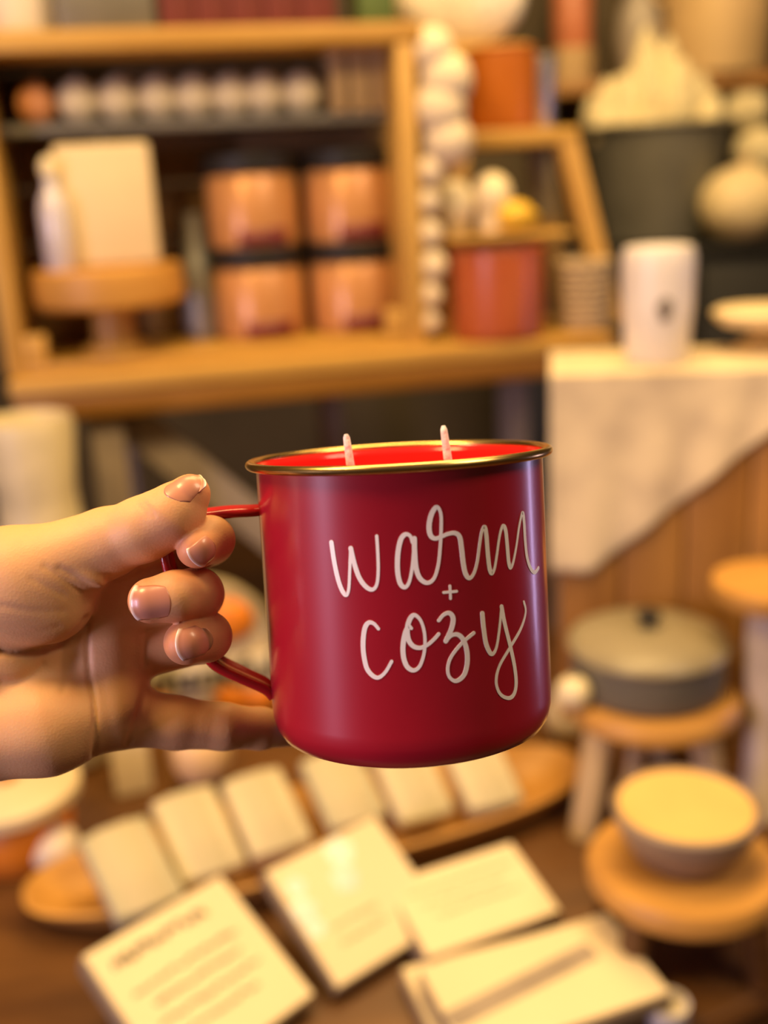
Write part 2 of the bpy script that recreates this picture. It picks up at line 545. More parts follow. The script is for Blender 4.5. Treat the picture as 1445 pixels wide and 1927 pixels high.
# cream pompom garland hanging down the right side of the crate
gl = [(812, 95, 0.03), (838, 150, 0.036), (826, 205, 0.036), (842, 265, 0.034), (808, 322, 0.02), (803, 380, 0.018), (806, 440, 0.02), (812, 500, 0.022), (806, 555, 0.02), (804, 605, 0.018)]
GY = CY + 0.02
pts = []
for px, py, r_ in gl:
    a, b = BF.hit(px, py, GY)
    pts.append((a, b, r_))
gt = thing('pompom_garland', BF.w(pts[0][0], GY, 0), 'cream pompom garland hanging beside the right side of the crate', 'garland', BF.yaw)
POM = mat('cream_yarn', (0.78, 0.66, 0.48), 0.95, scale=150, bump=0.6)
MB().tube([(a - pts[0][0], 0, b) for a, b, _ in [(cxr - 0.01, ZC - 0.005, 0)] + pts], 0.002, 8).build('string', LINEN, gt)
for k, (a, b, r_) in enumerate(pts):
    MB().ball((a - pts[0][0], 0, max(b, r_ + 0.001)), r_ * 0.95, 24, wob=lambda q, z: 1 + 0.05 * sin(9 * q + 5 * z)).build('pompom', POM, gt)

# ladder shelf on the right half of the bench
LY = 0.10
lad_l, _ = BF.hit(838, 600, LY)
lad_r, _ = BF.hit(1150, 620, LY)
ltl, ltz = BF.hit(862, 262, LY + 0.03)
ltr, _ = BF.hit(1062, 262, LY + 0.03)
LX = (lad_l + lad_r) / 2
lad = thing('ladder_shelf', BF.w(LX, 0, 0), 'honey wooden ladder shelf with splayed legs on the bench, right of the crate', 'shelf', BF.yaw)
for (xa, xb) in ((lad_l, ltl), (lad_r, ltr)):
    for (ya, yb) in ((LY, LY + 0.03), (LY + 0.2, LY + 0.14)):
        MB().tube([(xa - LX, ya, 0), (xb - LX, yb, ltz)], 0.0195, 4).build('leg', HONEYZ, lad, smooth=False)
for px in (862, 985):
    pa, pz_ = BF.hit(px, 92, LY + 0.2)
    MB().box((pa - LX, LY + 0.19, (ltz + pz_) / 2), (0.018, 0.018, pz_ - ltz), bev=0.002).build('back_post', HONEYZ, lad)


def tier(pxa, pxb, py, dy, dep, th=0.022):
    a, z = BF.hit(pxa, py, dy)
    b, _ = BF.hit(pxb, py, dy)
    MB().box(((a + b) / 2 - LX, dy + dep / 2, z - th / 2), (b - a, dep, th), bev=0.003).build('shelf_board', HONEY, lad)
    return z


T1 = tier(842, 1090, 248, LY + 0.015, 0.13)
T2 = tier(828, 1080, 448, LY - 0.03, 0.21, 0.008)
T3 = tier(790, 998, 84, LY + 0.11, 0.12)


def make_mug(loc, label, m, w_, h_, rz):
    t = thing('enamel_mug', loc, label, 'mug', rz)
    r = w_ / 2
    MB().lathe([(0, 0), (r * 0.9, 0), (r * 0.97, h_ * 0.03), (r, h_ * 0.1), (r, h_ * 0.97), (r * 0.96, h_ * 0.97), (r * 0.95, h_ * 0.1), (0, h_ * 0.06)], 48).build('body', m, t)
    MB().lathe([(r * 0.97, h_ * 0.965), (r * 1.02, h_ * 0.965), (r * 1.035, h_ * 0.985), (r * 1.02, h_ * 1.0), (r * 0.97, h_ * 1.0), (r * 0.955, h_ * 0.985), (r * 0.97, h_ * 0.965)], 48).build('rim', m, t)
    hd = MB()
    hd.tube([(r * 0.97, 0, h_ * 0.82), (r * 1.35, 0, h_ * 0.80), (r * 1.55, 0, h_ * 0.66), (r * 1.4, 0, h_ * 0.38), (r * 0.97, 0, h_ * 0.22)], h_ * 0.06, 8)
    hd.build('handle', m, t)
    return t


a, _ = BF.hit(885, 160, LY + 0.06)
b, _ = BF.hit(1015, 160, LY + 0.06)
_, zt_ = BF.hit(950, 90, LY + 0.06)
make_mug(BF.w((a + b) / 2, LY + 0.075, T1), 'rust orange enamel mug on the middle tier of the ladder shelf', RUST, b - a, zt_ - T1, BF.yaw + R(100))
a2, _ = BF.hit(1036, 160, LY + 0.06)
t = thing('silver_tumbler', BF.w(a2 - 0.004, LY + 0.10, T1), 'shiny silver tumbler right beside the rust orange mug', 'tumbler')
MB().lathe([(0, 0), (0.020, 0), (0.022, 0.003), (0.027, 0.095), (0.025, 0.095), (0.020, 0.006), (0, 0.005)], 36).build('cup', mat('polished_silver', (0.66, 0.64, 0.68), 0.38, 0.8, vary=0.02), t)
MB().lathe([(0.0255, 0.094), (0.028, 0.095), (0.0285, 0.097), (0.027, 0.0985), (0.025, 0.097), (0.0255, 0.094)], 36).build('rim', GREYTIN, t)
a, _ = BF.hit(857, 540, 0.05)
b, _ = BF.hit(1022, 540, 0.05)
_, zt_ = BF.hit(940, 468, 0.03)
make_mug(BF.w((a + b) / 2, 0.058, 0), 'brick red enamel mug standing on the bench before the ladder shelf', BRICK, b - a, zt_, BF.yaw + R(60))
# items on the lower tier
for (px, py, r_, lab) in ((850, 385, 0.031, 'large cream ball on the lower tier of the ladder shelf'), (926, 368, 0.027, 'smaller cream ball above the brick red mug, on a white cup')):
    a, z = BF.hit(px, py, LY + 0.02)
    t = thing('cream_ball', BF.w(a, LY + 0.02, T2), lab, 'ball', 0, 'cream balls on the ladder shelf')
    zc = max(z - T2, r_)
    if zc > r_ + 0.004:
        MB().lathe([(0, 0), (0.016, 0), (0.02, 0.002), (0.024, zc - r_ * 0.8), (0.022, zc - r_ * 0.8), (0, 0.004)], 28).build('cup', IVORY, t)
    MB().ball((0, 0, zc), r_, 28, (1, 1, 1.12)).build('ball', IVORY, t)
a, z = BF.hit(962, 425, LY - 0.01)
t = thing('lemon', BF.w(a + 0.008, LY - 0.005, T2), 'yellow lemon resting on the lower ladder tier over the red mug', 'lemon')
MB().ball((0, 0, 0.021), 0.021, 24, (1.25, 1, 1)).build('fruit', mat('lemon_yellow', (0.72, 0.45, 0.03), 0.45), t)
MB().ball((0.027, 0, 0.021), 0.005, 12).build('tip', mat('lemon_yellow', (0.72, 0.45, 0.03), 0.45), t)
a, z = BF.hit(1018, 345, LY + 0.12)
t = thing('tag_board', BF.w(a, LY + 0.12, T2), 'narrow olive board standing upright on the lower ladder tier', 'board', BF.yaw)
MB().box((0, 0, 0.055), (0.036, 0.01, 0.11), bev=0.002, ry=R(-4)).build('panel', mat('olive_paint', (0.30, 0.25, 0.14), 0.7), t)
MB().box((0, -0.002, 0.004), (0.05, 0.03, 0.008), bev=0.001).build('foot', HONEY, t)
# woven basket beside the red mug
a, _ = BF.hit(1085, 560, 0.1)
t = thing('woven_basket', BF.w(a, 0.075, 0), 'small tan woven basket beside the brick red mug', 'basket')
bk = MB()
for k in range(9):
    z = 0.006 + 0.0105 * k
    rr = 0.030 + 0.0006 * k
    bk.tube([((rr + 0.0018 * ((i + k) % 2)) * Vector((cos(2 * pi * i / 24), sin(2 * pi * i / 24), 0)) + Vector((0, 0, z))) for i in range(25)], 0.0054, 7)
bk.build('weave', BURLAP, t)
MB().lathe([(0, 0.0), (0.029, 0.0), (0.029, 0.012), (0, 0.012)], 24).build('bottom', TAN, t)
# cream pillow on the top tier
a, _ = BF.hit(868, 40, LY + 0.17)
t = thing('linen_pillow', BF.w(a, LY + 0.172, T3), 'plump cream linen pillow on the top tier of the ladder shelf', 'pillow', BF.yaw)
MB().ball((0, 0, 0.066), 1.0, 40, (0.094, 0.034, 0.066), wob=lambda q, z: 1 / max(0.72, (abs(cos(q)) ** 4 + abs(sin(q)) ** 4) ** 0.25)).build('cover', LINEN, t)
MB().tube([(0.094 * 1.02 * cos(2 * pi * i / 40), 0, 0.066 + 0.065 * sin(2 * pi * i / 40)) for i in range(41)], 0.002, 6).build('piping', TAN, t)

# ------------------------------------------------------------------ tall cabinet, bucket, wall shelf (behind, right)
cz = on_y(1240, 478, 1.95).z - 0.02
cxa, cxb = 0.30, 1.00
cab = thing('black_cabinet', ((cxa + cxb) / 2, 2.23, 0), 'tall black cabinet standing behind the round table, under the planter', 'cabinet')
CW2 = cxb - cxa
MB().box((0, 0.1, cz / 2), (CW2, 0.36, cz), bev=0.006).build('body', BLACK, cab)
MB().box((0, 0.1, cz + 0.01), (CW2 + 0.03, 0.40, 0.02), bev=0.004).build('top', BLACK, cab)
for s_ in (-1, 1):
    d_ = MB().box((s_ * CW2 / 4, -0.087, cz / 2), (CW2 / 2 - 0.01, 0.018, cz - 0.04), bev=0.003).build('door', BLACK, cab)
    MB().ball((s_ * 0.03, -0.102, cz * 0.6), 0.011, 16).build('knob', GREYTIN, d_)
zc0 = cz + 0.02
pb = on_y(1235, 360, 2.31)
bh = on_y(1240, 236, 2.31).z - zc0
t = thing('metal_planter', (pb.x, 2.33, zc0), 'large dark grey metal bucket planter holding cream dried flowers', 'planter')
MB().lathe([(0, 0), (0.105, 0), (0.115, 0.004), (0.152, bh - 0.004), (0.158, bh), (0.15, bh), (0.11, 0.01), (0, 0.01)], 56).build('bucket', CHAR, t)
MB().lathe([(0.150, bh - 0.006), (0.158, bh - 0.008), (0.163, bh - 0.003), (0.160, bh + 0.003), (0.152, bh + 0.001), (0.150, bh - 0.006)], 56).build('rim', CHAR, t)
PLUME = mat('dried_cream_plume', (0.86, 0.76, 0.50), 0.95, scale=70, bump=0.6)
tp = thing('dried_flowers', (pb.x - 0.01, 2.33, zc0 + 0.02), 'cone of cream dried grass plumes rising from the dark bucket', 'flowers')
rnd = random.Random(3)
stems = MB()
for k in range(64):
    a_ = rnd.uniform(0, 2 * pi)
    q = sqrt(rnd.random())
    bx_, by_ = 0.13 * q * cos(a_), 0.10 * q * sin(a_)
    top = bh - 0.03 + 0.22 * (1 - q * 0.85) + rnd.uniform(-0.02, 0.02)
    base = Vector((bx_ * 0.7, by_ * 0.7, bh * 0.4))
    tip = Vector((bx_ * (1 + 0.1), by_, top))
    stems.tube([(bx_ * 0.5, by_ * 0.5, 0), base, base.lerp(tip, 0.6)], 0.002, 6)
    if k < 56:
        MB().tube([base.lerp(tip, f) for f in (0.35, 0.5, 0.65, 0.8, 0.92, 1.0)], [0.008, 0.026, 0.034, 0.030, 0.018, 0.004], 10).build('plume', PLUME, tp)
stems.build('stems', TAN, tp)

pp = on_y(1402, 405, 2.16)
t = thing('cream_pumpkin', (pp.x, 2.18, zc0), 'round cream pumpkin on the cabinet, right of the dark planter', 'pumpkin')
MB().ball((0, 0, 0.072), 0.086, 48, (1, 1, 0.86), wob=lambda a, z: 1 - 0.05 * abs(sin(5 * a)) ** 0.6).build('shell', mat('cream_shell', (0.80, 0.66, 0.40), 0.5), t)
MB().tube([(0, 0, 0.138), (0.004, 0, 0.155), (0.012, 0, 0.165)], [0.010, 0.007, 0.006], 8).build('stem', TAN, t)
for (px, py, r_, zz, lab) in ((1428, 285, 0.058, 0.155, 'pale tan flower head leaning right of the planter, above the cream pumpkin'), (1405, 205, 0.05, 0.25, 'upper cream flower head beneath the wall shelf, right of the planter')):
    p = on_y(px, py, 2.44)
    t = thing('paper_flower', (p.x, 2.44, zc0), lab, 'flower', 0, 'tall paper flowers')
    hgt = p.z - zc0
    MB().tube([(0, 0, 0), (0.002, 0, hgt * 0.6), (0, 0, hgt - 0.01)], 0.003, 8).build('stem', TAN, t)
    MB().lathe([(0, 0), (0.03, 0), (0.03, 0.006), (0, 0.008)], 20).build('foot', TAN, t)
    MB().ball((0, 0, hgt), r_ * 0.98, 32, (1, 0.8, 0.9), wob=lambda a, z: 1 + 0.08 * sin(6 * a) * cos(4 * z)).build('head', PLUME, t)

# wall shelf
sa = on_y(1030, 158, 2.42)
sb = on_y(1445, 150, 2.42)
zs = (sa.z + sb.z) / 2 + 0.008
shx0, shx1 = sa.x - 0.01, sb.x + 0.35
t = thing('wall_shelf', ((shx0 + shx1) / 2, 2.60, zs), 'brown wooden wall shelf at the upper right carrying pots', 'shelf')
MB().box((0, -0.10, -0.014), (shx1 - shx0, 0.20, 0.028), bev=0.003).build('board', wood('shelf_brown', (0.42, 0.21, 0.06), (0.26, 0.12, 0.03), 'X'), t)
for s_ in (-0.3, 0.3):
    MB().prism([(s_ - 0.01, -0.028), (s_ + 0.01, -0.028), (s_ + 0.01, -0.10), (s_ - 0.01, -0.10)], -0.16, 0.0).build('bracket', BROWNW, t)
p = on_y(1076, 100, 2.50)
t = thing('salmon_bottle', (p.x, 2.50, zs), 'salmon pink bottle at the left end of the wall shelf', 'bottle')
SALM = mat('salmon_glaze', (0.60, 0.21, 0.11), 0.35)
MB().lathe([(0, 0.0), (0.046, 0.0), (0.046, 0.074), (0, 0.074)], 36).build('base', TAN, t)
MB().lathe([(0, 0.074), (0.040, 0.074), (0.042, 0.08), (0.042, 0.19), (0.03, 0.215), (0.016, 0.23), (0.016, 0.26), (0, 0.26)], 36).build('body', SALM, t)
p = on_y(1345, 100, 2.50)
t = thing('stoneware_crock', (p.x, 2.49, zs), 'wide tan stoneware crock on the wall shelf, upper right corner', 'crock')
CR = mat('tan_stoneware', (0.66, 0.47, 0.25), 0.5, scale=6, vary=0.06)
MB().lathe([(0, 0), (0.095, 0), (0.105, 0.006), (0.112, 0.1), (0.110, 0.20), (0.10, 0.23), (0.10, 0.26), (0.108, 0.265), (0.09, 0.27), (0.088, 0.23), (0, 0.2)], 48).build('body', CR, t)
for s_ in (-1, 1):
    MB().tube([(s_ * 0.108, 0, 0.20), (s_ * 0.135, 0, 0.195), (s_ * 0.135, 0, 0.165), (s_ * 0.11, 0, 0.155)], 0.008, 8).build('handle', CR, t)
p = on_y(1205, 60, 2.52)
t = thing('grey_vase', (p.x, 2.53, zs), 'pale grey vase on the wall shelf between salmon bottle and crock', 'vase')
MB().lathe([(0, 0), (0.032, 0), (0.04, 0.02), (0.052, 0.09), (0.045, 0.15), (0.022, 0.19), (0.026, 0.23), (0.022, 0.23), (0.018, 0.19), (0, 0.15)], 36).build('body', mat('pale_grey_glaze', (0.45, 0.40, 0.36), 0.4), t)
MB().lathe([(0.022, 0.228), (0.028, 0.228), (0.029, 0.233), (0.022, 0.235), (0.022, 0.228)], 36).build('lip', mat('pale_grey_glaze', (0.45, 0.40, 0.36), 0.4), t)

# ------------------------------------------------------------------ brown riser box with draped cloth, vase and cake stand
RY = 1.13
ra = on_y(1052, 705, RY)
ZR = on_y(1240, 700, RY).z
RYAW = R(-9.5)
RF = Frame((ra.x, RY, ZR), RYAW)
RW = 0.34
RD = 0.17
box = thing('wooden_riser', (ra.x, RY, ZT), 'tall brown wooden riser box half covered by a marbled cream cloth', 'riser', RYAW)
RH = ZR - ZT
for i in range(5):
    MB().box((RW / 5 * (i + 0.5), 0.008, RH / 2), (RW / 5 - 0.002, 0.016, RH), bev=0.002).build('front_board', BROWNW, box)
MB().box((RW / 2, RD / 2 + 0.008, RH - 0.009), (RW, RD - 0.016, 0.018), bev=0.002).build('top_board', BROWNW, box)
for sx_ in (0.008, RW - 0.008):
    MB().box((sx_, RD / 2 + 0.008, (RH - 0.018) / 2), (0.016, RD - 0.016, RH - 0.018), bev=0.002).build('side_board', BROWNW, box)
MB().box((RW / 2, RD - 0.008, (RH - 0.018) / 2), (RW - 0.032, 0.016, RH - 0.018)).build('back_board', BROWNW, box)

# cloth: top sheet plus a slanting fall over the front
NX, NZ = 60, 40
vs, fs = [], []
cl0, cl1 = -0.010, RW + 0.008
for i in range(NX + 1):
    x = cl0 + (cl1 - cl0) * i / NX
    drop = 0.222 - 0.86 * max(0, x - cl0 - 0.045)
    drop = max(0.018, min(0.222, drop))
    for j in range(NZ + 1):
        f = j / NZ
        if f < 0.3:
            q = f / 0.3
            y = RD * (1 - q) - 0.006 * q
            z = 0.003
        else:
            q = (f - 0.3) / 0.7
            fold = 0.0035 * sin(x * 95 + 2 * q) * q
            y = -0.006 - 0.005 * q + fold
            z = 0.003 - drop * q
        vs.append((x, y, z))
for i in range(NX):
    for j in range(NZ):
        k = i * (NZ + 1) + j
        fs.append((k, k + 1, k + NZ + 2, k + NZ + 1))
CLOTH = mat('marbled_cloth', (0.74, 0.61, 0.40), 0.85, scale=14, vary_color=(0.50, 0.40, 0.28), bump=0.2)
co = MB().add(vs, fs).build('draped_cloth', CLOTH, None, angle=70)
co.location = (ra.x, RY, ZR)
co.rotation_euler = (0, 0, RYAW)
tag(co, 'cream marbled cloth draped slantwise over the brown riser box', 'cloth')
so = co.modifiers.new('thick', 'SOLIDIFY')
so.thickness = 0.002

va = on_y(1170, 600, RY + 0.055)
vb = on_y(1303, 600, RY + 0.055)
vt = on_y(1235, 462, RY + 0.055)
vr = (vb.x - va.x) / 2
vh = vt.z - ZR - 0.004
t = thing('white_vase', ((va.x + vb.x) / 2, RY + 0.055, ZR + 0.004), 'tall white cylinder vase with a dark mark on the draped riser', 'vase')
MB().lathe([(0, 0), (vr * 0.82, 0), (vr * 0.88, 0.004), (vr * 0.98, vh * 0.5), (vr, vh * 0.8), (vr, vh - 0.012), (vr * 0.93, vh - 0.002), (vr * 0.8, vh), (vr * 0.75, vh - 0.004), (vr * 0.74, 0.02), (0, 0.015)], 48).build('body', mat('white_glaze', (0.80, 0.74, 0.70), 0.35, scale=9, vary=0.05), t)
mk = MB()
for i in range(7):
    a_ = 2 * pi * i / 7
    th = -pi / 2 - 0.05 + 0.13 * cos(a_) * (0.6 + 0.4 * (i % 2))
    zz = vh * 0.48 + 0.008 * sin(a_)
    rr = vr * 0.985
    mk.ball((rr * cos(th), rr * sin(th), zz), 0.0045, 10, (1, 0.5, 1.2))
mk.build('dark_motif', INK, t)
ca = on_y(1440, 600, RY + 0.09)
t = thing('cream_cake_stand', (ca.x + 0.005, RY + 0.09, ZR + 0.004), 'cream cake stand at the right end of the draped riser', 'cake stand')
ch = on_y(1440, 585, RY + 0.09).z - ZR - 0.004
MB().lathe([(0, ch - 0.014), (0.052, ch - 0.014), (0.062, ch - 0.006), (0.064, ch), (0.058, ch + 0.004), (0, ch + 0.005)], 48).build('plate', CREAM_WAX, t)
MB().lathe([(0, 0), (0.038, 0), (0.038, 0.005), (0.018, 0.014), (0.016, ch - 0.03), (0.03, ch - 0.014), (0, ch - 0.014)], 32).build('stem', mat('honey_ceramic', (0.55, 0.38, 0.15), 0.4), t)

# ------------------------------------------------------------------ pot on its round riser
prc = Vector((0.268, 1.005, 0))
ztop = on_y(1215, 1292, 1.005).z
RR = 0.093
t = thing('round_stool', (prc.x, prc.y, ZT), 'round honey wooden stool riser under the grey lidded pot', 'stool')
h_ = ztop - ZT
MB().lathe([(0, h_ - 0.024), (RR - 0.006, h_ - 0.024), (RR, h_ - 0.018), (RR, h_ - 0.006), (RR - 0.005, h_), (0, h_)], 64).build('seat', OAKR, t)
for (px, py) in ((1072, 1585), (1178, 1540), (1345, 1520), (1250, 1420)):
    q = on_z(px, py, ZT)
    dx, dy = q.x - prc.x, q.y - prc.y
    L = hypot(dx, dy)
    if L > 0.1:
        dx, dy = dx * 0.1 / L, dy * 0.1 / L
    MB().tube([(dx, dy, 0), (dx * 0.72, dy * 0.72, h_ - 0.024)], [0.0135, 0.017], 14).build('leg', PALEW, t)
t = thing('lidded_pot', (prc.x - 0.002, prc.y + 0.004, ztop), 'grey enamel lidded pot on the honey round stool', 'pot')
pr, ph = 0.079, on_y(1210, 1190, 0.93).z - ztop
ph = 0.046
MB().lathe([(0, 0), (pr * 0.93, 0), (pr * 0.98, 0.004), (pr, 0.012), (pr, ph), (0, ph)], 64).build('body', GREY, t)
MB().lathe([(0, ph), (pr * 1.04, ph), (pr * 1.05, ph + 0.003), (pr * 1.02, ph + 0.008), (pr * 0.9, ph + 0.013), (pr * 0.5, ph + 0.019), (0, ph + 0.021)], 64).build('lid', mat('warm_grey_enamel', (0.28, 0.235, 0.145), 0.35, scale=8), t)
MB().lathe([(0, ph + 0.02), (0.006, ph + 0.02), (0.006, ph + 0.026), (0.012, ph + 0.030), (0.012, ph + 0.036), (0, ph + 0.038)], 24).build('lid_knob', BLACK, t)
q = on_y(1068, 1215, 0.975)
t = thing('cream_bauble', (q.x + 0.004, 0.965, ztop), 'small cream bauble on the stool edge left of the grey pot', 'ball')
MB().ball((0, 0, 0.018), 0.0175, 24).build('ball', IVORY, t)
MB().lathe([(0, 0.034), (0.004, 0.034), (0.004, 0.038), (0, 0.039)], 12).build('cap', GREYTIN, t)

# bowl on its wooden stool (lower right)
bc = on_y(1285, 1630, 0.772)
bzt = on_y(1285, 1616, 0.772).z
t = thing('serving_stool', (bc.x, bc.y, ZT), 'low thick round wooden stool under the grey bowl, lower right', 'stool')
h_ = bzt - ZT
MB().lathe([(0, h_ - 0.024), (0.074, h_ - 0.024), (0.080, h_ - 0.018), (0.081, h_ - 0.006), (0.077, h_), (0, h_)], 64).build('seat', OAKR, t)
for a_ in (-140, -40, 40, 140):
    MB().tube([(0.072 * cos(R(a_)), 0.072 * sin(R(a_)), 0.001), (0.060 * cos(R(a_)), 0.060 * sin(R(a_)), h_ - 0.024)], [0.012, 0.014], 14).build('leg', WALNUT, t)
t = thing('wax_bowl', (bc.x + 0.002, bc.y + 0.006, bzt), 'taupe footed bowl filled with cream wax on the low stool', 'bowl')
br = 0.061
MB().lathe([(0, 0), (0.034, 0), (0.037, 0.004), (0.045, 0.009), (br - 0.006, 0.028), (br - 0.001, 0.039), (br, 0.048), (br - 0.003, 0.051), (br - 0.005, 0.048), (br - 0.007, 0.04), (0, 0.037)], 56).build('bowl', mat('taupe_clay', (0.30, 0.22, 0.15), 0.5, scale=12), t)
MB().lathe([(0, 0.044), (br - 0.0055, 0.044), (br - 0.0055, 0.0485), (0, 0.0495)], 56).build('wax', mat('honey_wax', (0.78, 0.50, 0.165), 0.45, vary=0.03), t)
# far right pedestal with amber top
q = on_y(1425, 1100, 1.0)
t = thing('pedestal_stand', (0.385, 0.985, ZT), 'cream pedestal stand with flat amber wooden top at the right edge', 'stand')
h_ = on_y(1425, 1082, 1.0).z - ZT
MB().lathe([(0, h_ - 0.018), (0.058, h_ - 0.018), (0.062, h_ - 0.010), (0.060, h_), (0, h_)], 48).build('top', OAKR, t)
MB().lathe([(0, 0), (0.034, 0), (0.034, 0.01), (0.022, 0.03), (0.02, h_ * 0.4), (0.026, h_ * 0.7), (0.024, h_ - 0.03), (0.035, h_ - 0.018), (0, h_ - 0.018)], 36).build('column', mat('blush_cream', (0.72, 0.60, 0.45), 0.5), t)

# ------------------------------------------------------------------ dough bowl with soaps
da = on_z(38, 1725, ZT + 0.03)
db = on_z(1090, 1455, ZT + 0.03)
dc = (da + db) / 2 + Vector((0.0, 0.022, 0))
dl = (db - da).length / 2 + 0.004
dyaw = atan2(db.y - da.y, db.x - da.x)
DWH = 0.078
t = thing('dough_bowl', (dc.x, dc.y, ZT), 'long honey wooden dough bowl full of cream soap blocks', 'bowl', dyaw)


def boat(rx, ry, z, n=72, p=2.6):
    out = []
    for i in range(n):
        a = 2 * pi * i / n
        c, s_ = cos(a), sin(a)
        out.append((rx * abs(c) ** (2 / p) * (1 if c >= 0 else -1), ry * abs(s_) ** (2 / p) * (1 if s_ >= 0 else -1), z))
    return out


lay = [boat(dl * 0.80, DWH * 0.6, 0.0), boat(dl * 0.88, DWH * 0.75, 0.006), boat(dl * 0.96, DWH * 0.93, 0.022), boat(dl, DWH, 0.036), boat(dl * 0.985, DWH * 0.96, 0.038), boat(dl * 0.95, DWH * 0.87, 0.03), boat(dl * 0.88, DWH * 0.7, 0.014), boat(dl * 0.8, DWH * 0.55, 0.010)]
vs = [p for l in lay for p in l]
n = 72
fs = [(k * n + i, k * n + (i + 1) % n, (k + 1) * n + (i + 1) % n, (k + 1) * n + i) for k in range(len(lay) - 1) for i in range(n)]
fs += [tuple(reversed(range(n))), tuple(range((len(lay) - 1) * n, len(lay) * n))]
MB().add(vs, fs).build('trough', OAKR, t)
SOAP = mat('cream_soap', (0.56, 0.48, 0.30), 0.5, scale=8, vary=0.05)
SOAPG = mat('sage_soap', (0.46, 0.41, 0.26), 0.55, scale=8, vary=0.05)


SOAPW = mat('soap_wrapper', (0.52, 0.45, 0.28), 0.7, scale=8, vary=0.05)


def soap(px, py, w_, l_, th, yaw, rx, m, label, zlift=0.0):
    p = on_z(px, py, ZT + 0.055 + zlift)
    t = thing('soap_block', (p.x, p.y, p.z - th / 2), label, 'soap', R(yaw), 'soap blocks in the dough bowl')
    MB().box((0, 0, th / 2), (w_, l_, th), rx=R(rx), bev=0.005, seg=3).build('bar', m, t)
    MB().box((0, 0, th / 2), (w_ * 0.6, l_ + 0.0012, th + 0.0012), rx=R(rx), bev=0.003).build('wrapper', SOAPW, t)
    return t


SP = [(248, 1640, 0.066, 0.098, 0.022, 33, 22, SOAPG, 'sage grey soap block at the left end of the dough bowl'),
      (372, 1575, 0.064, 0.098, 0.022, 28, 24, SOAP, 'cream soap block second from the left end of the dough bowl'),
      (500, 1535, 0.064, 0.094, 0.022, 26, 24, SOAP, 'cream soap block third from the left, behind the flowered sign'),
      (645, 1490, 0.064, 0.090, 0.022, 24, 24, SOAPG, 'sage soap block in the middle of the dough bowl'),
      (775, 1480, 0.060, 0.088, 0.022, 20, 26, SOAP, 'cream soap block below the red mug, right of the middle'),
      (905, 1460, 0.060, 0.085, 0.022, 18, 26, SOAP, 'rightmost cream soap block in the dough bowl')]
for s_ in SP:
    soap(*s_)

# cream taper box and peach gourd behind the bowl's left end
p = on_z(225, 1545, ZT)
t = thing('cream_carton', (p.x, p.y + 0.07, ZT), 'pale yellow slim carton standing behind the left soap block', 'carton', R(20))
MB().box((0, 0, 0.055), (0.042, 0.03, 0.11), bev=0.002, rx=R(-8)).build('carton', CREAM_WAX, t)
MB().box((0, -0.002, 0.112), (0.044, 0.033, 0.012), bev=0.002, rx=R(-8)).build('lid', HONEY, t)
p = on_z(372, 1520, ZT)
t = thing('peach_gourd', (p.x, p.y + 0.05, ZT), 'round peach gourd behind the dough bowl, below the little finger', 'gourd')
MB().ball((0, 0, 0.042), 0.036, 32, (1, 1, 1.15), wob=lambda a, z: 1 - 0.05 * abs(sin(4 * a))).build('body', mat('pale_peach', (0.82, 0.55, 0.27), 0.5), t)
MB().tube([(0, 0, 0.08), (0.004, 0, 0.092)], [0.005, 0.004], 8).build('stem', TAN, t)
# left: pumpkin jar, cream pumpkin
p = on_z(40, 1640, ZT)
t = thing('pumpkin_jar', (p.x - 0.01, p.y + 0.03, ZT), 'bright orange jar with wide cream lid at the left edge', 'jar')
MB().lathe([(0, 0), (0.045, 0), (0.055, 0.012), (0.060, 0.035), (0.056, 0.058), (0.048, 0.066), (0, 0.066)], 48, wob=lambda a, z: 1 - 0.03 * abs(sin(5 * a))).build('body', PUMPKIN, t)
MB().lathe([(0, 0.066), (0.066, 0.066), (0.071, 0.071), (0.071, 0.082), (0.064, 0.088), (0, 0.09)], 48).build('lid', CREAM_WAX, t)
MB().lathe([(0, 0.0895), (0.008, 0.0895), (0.012, 0.1), (0.008, 0.106), (0, 0.107)], 24).build('lid_knob', PUMPKIN, t)
p = on_z(108, 1632, ZT)
t = thing('white_mini_pumpkin', (p.x, p.y, ZT), 'small off-white pumpkin before the orange jar', 'pumpkin')
MB().ball((0, 0, 0.024), 0.027, 36, (1, 1, 0.88), wob=lambda a, z: 1 - 0.07 * abs(sin(4 * a)) ** 0.7).build('shell', mat('offwhite_shell', (0.80, 0.66, 0.50), 0.5), t)
MB().tube([(0, 0, 0.045), (0.003, 0, 0.055)], [0.005, 0.0035], 8).build('stem', TAN, t)
# cream gourd right of the mug, on the table behind the dough bowl
p = on_z(1078, 1400, ZT)
t = thing('cream_gourd', (p.x, p.y + 0.02, ZT), 'pear-shaped cream gourd behind the right end of the dough bowl', 'gourd')
MB().lathe([(0, 0), (0.02, 0.002), (0.03, 0.018), (0.030, 0.034), (0.020, 0.055), (0.013, 0.07), (0.006, 0.078), (0, 0.079)], 32).build('body', CREAM_WAX, t)
MB().tube([(0, 0, 0.077), (0.003, 0, 0.086)], [0.004, 0.003], 8).build('stem', TAN, t)


# ------------------------------------------------------------------ sign blocks in front
PAPER = mat('cream_sign_face', (0.78, 0.65, 0.40), 0.55, scale=5, vary=0.04)
SAND = mat('sand_ink', (0.55, 0.40, 0.22), 0.7)


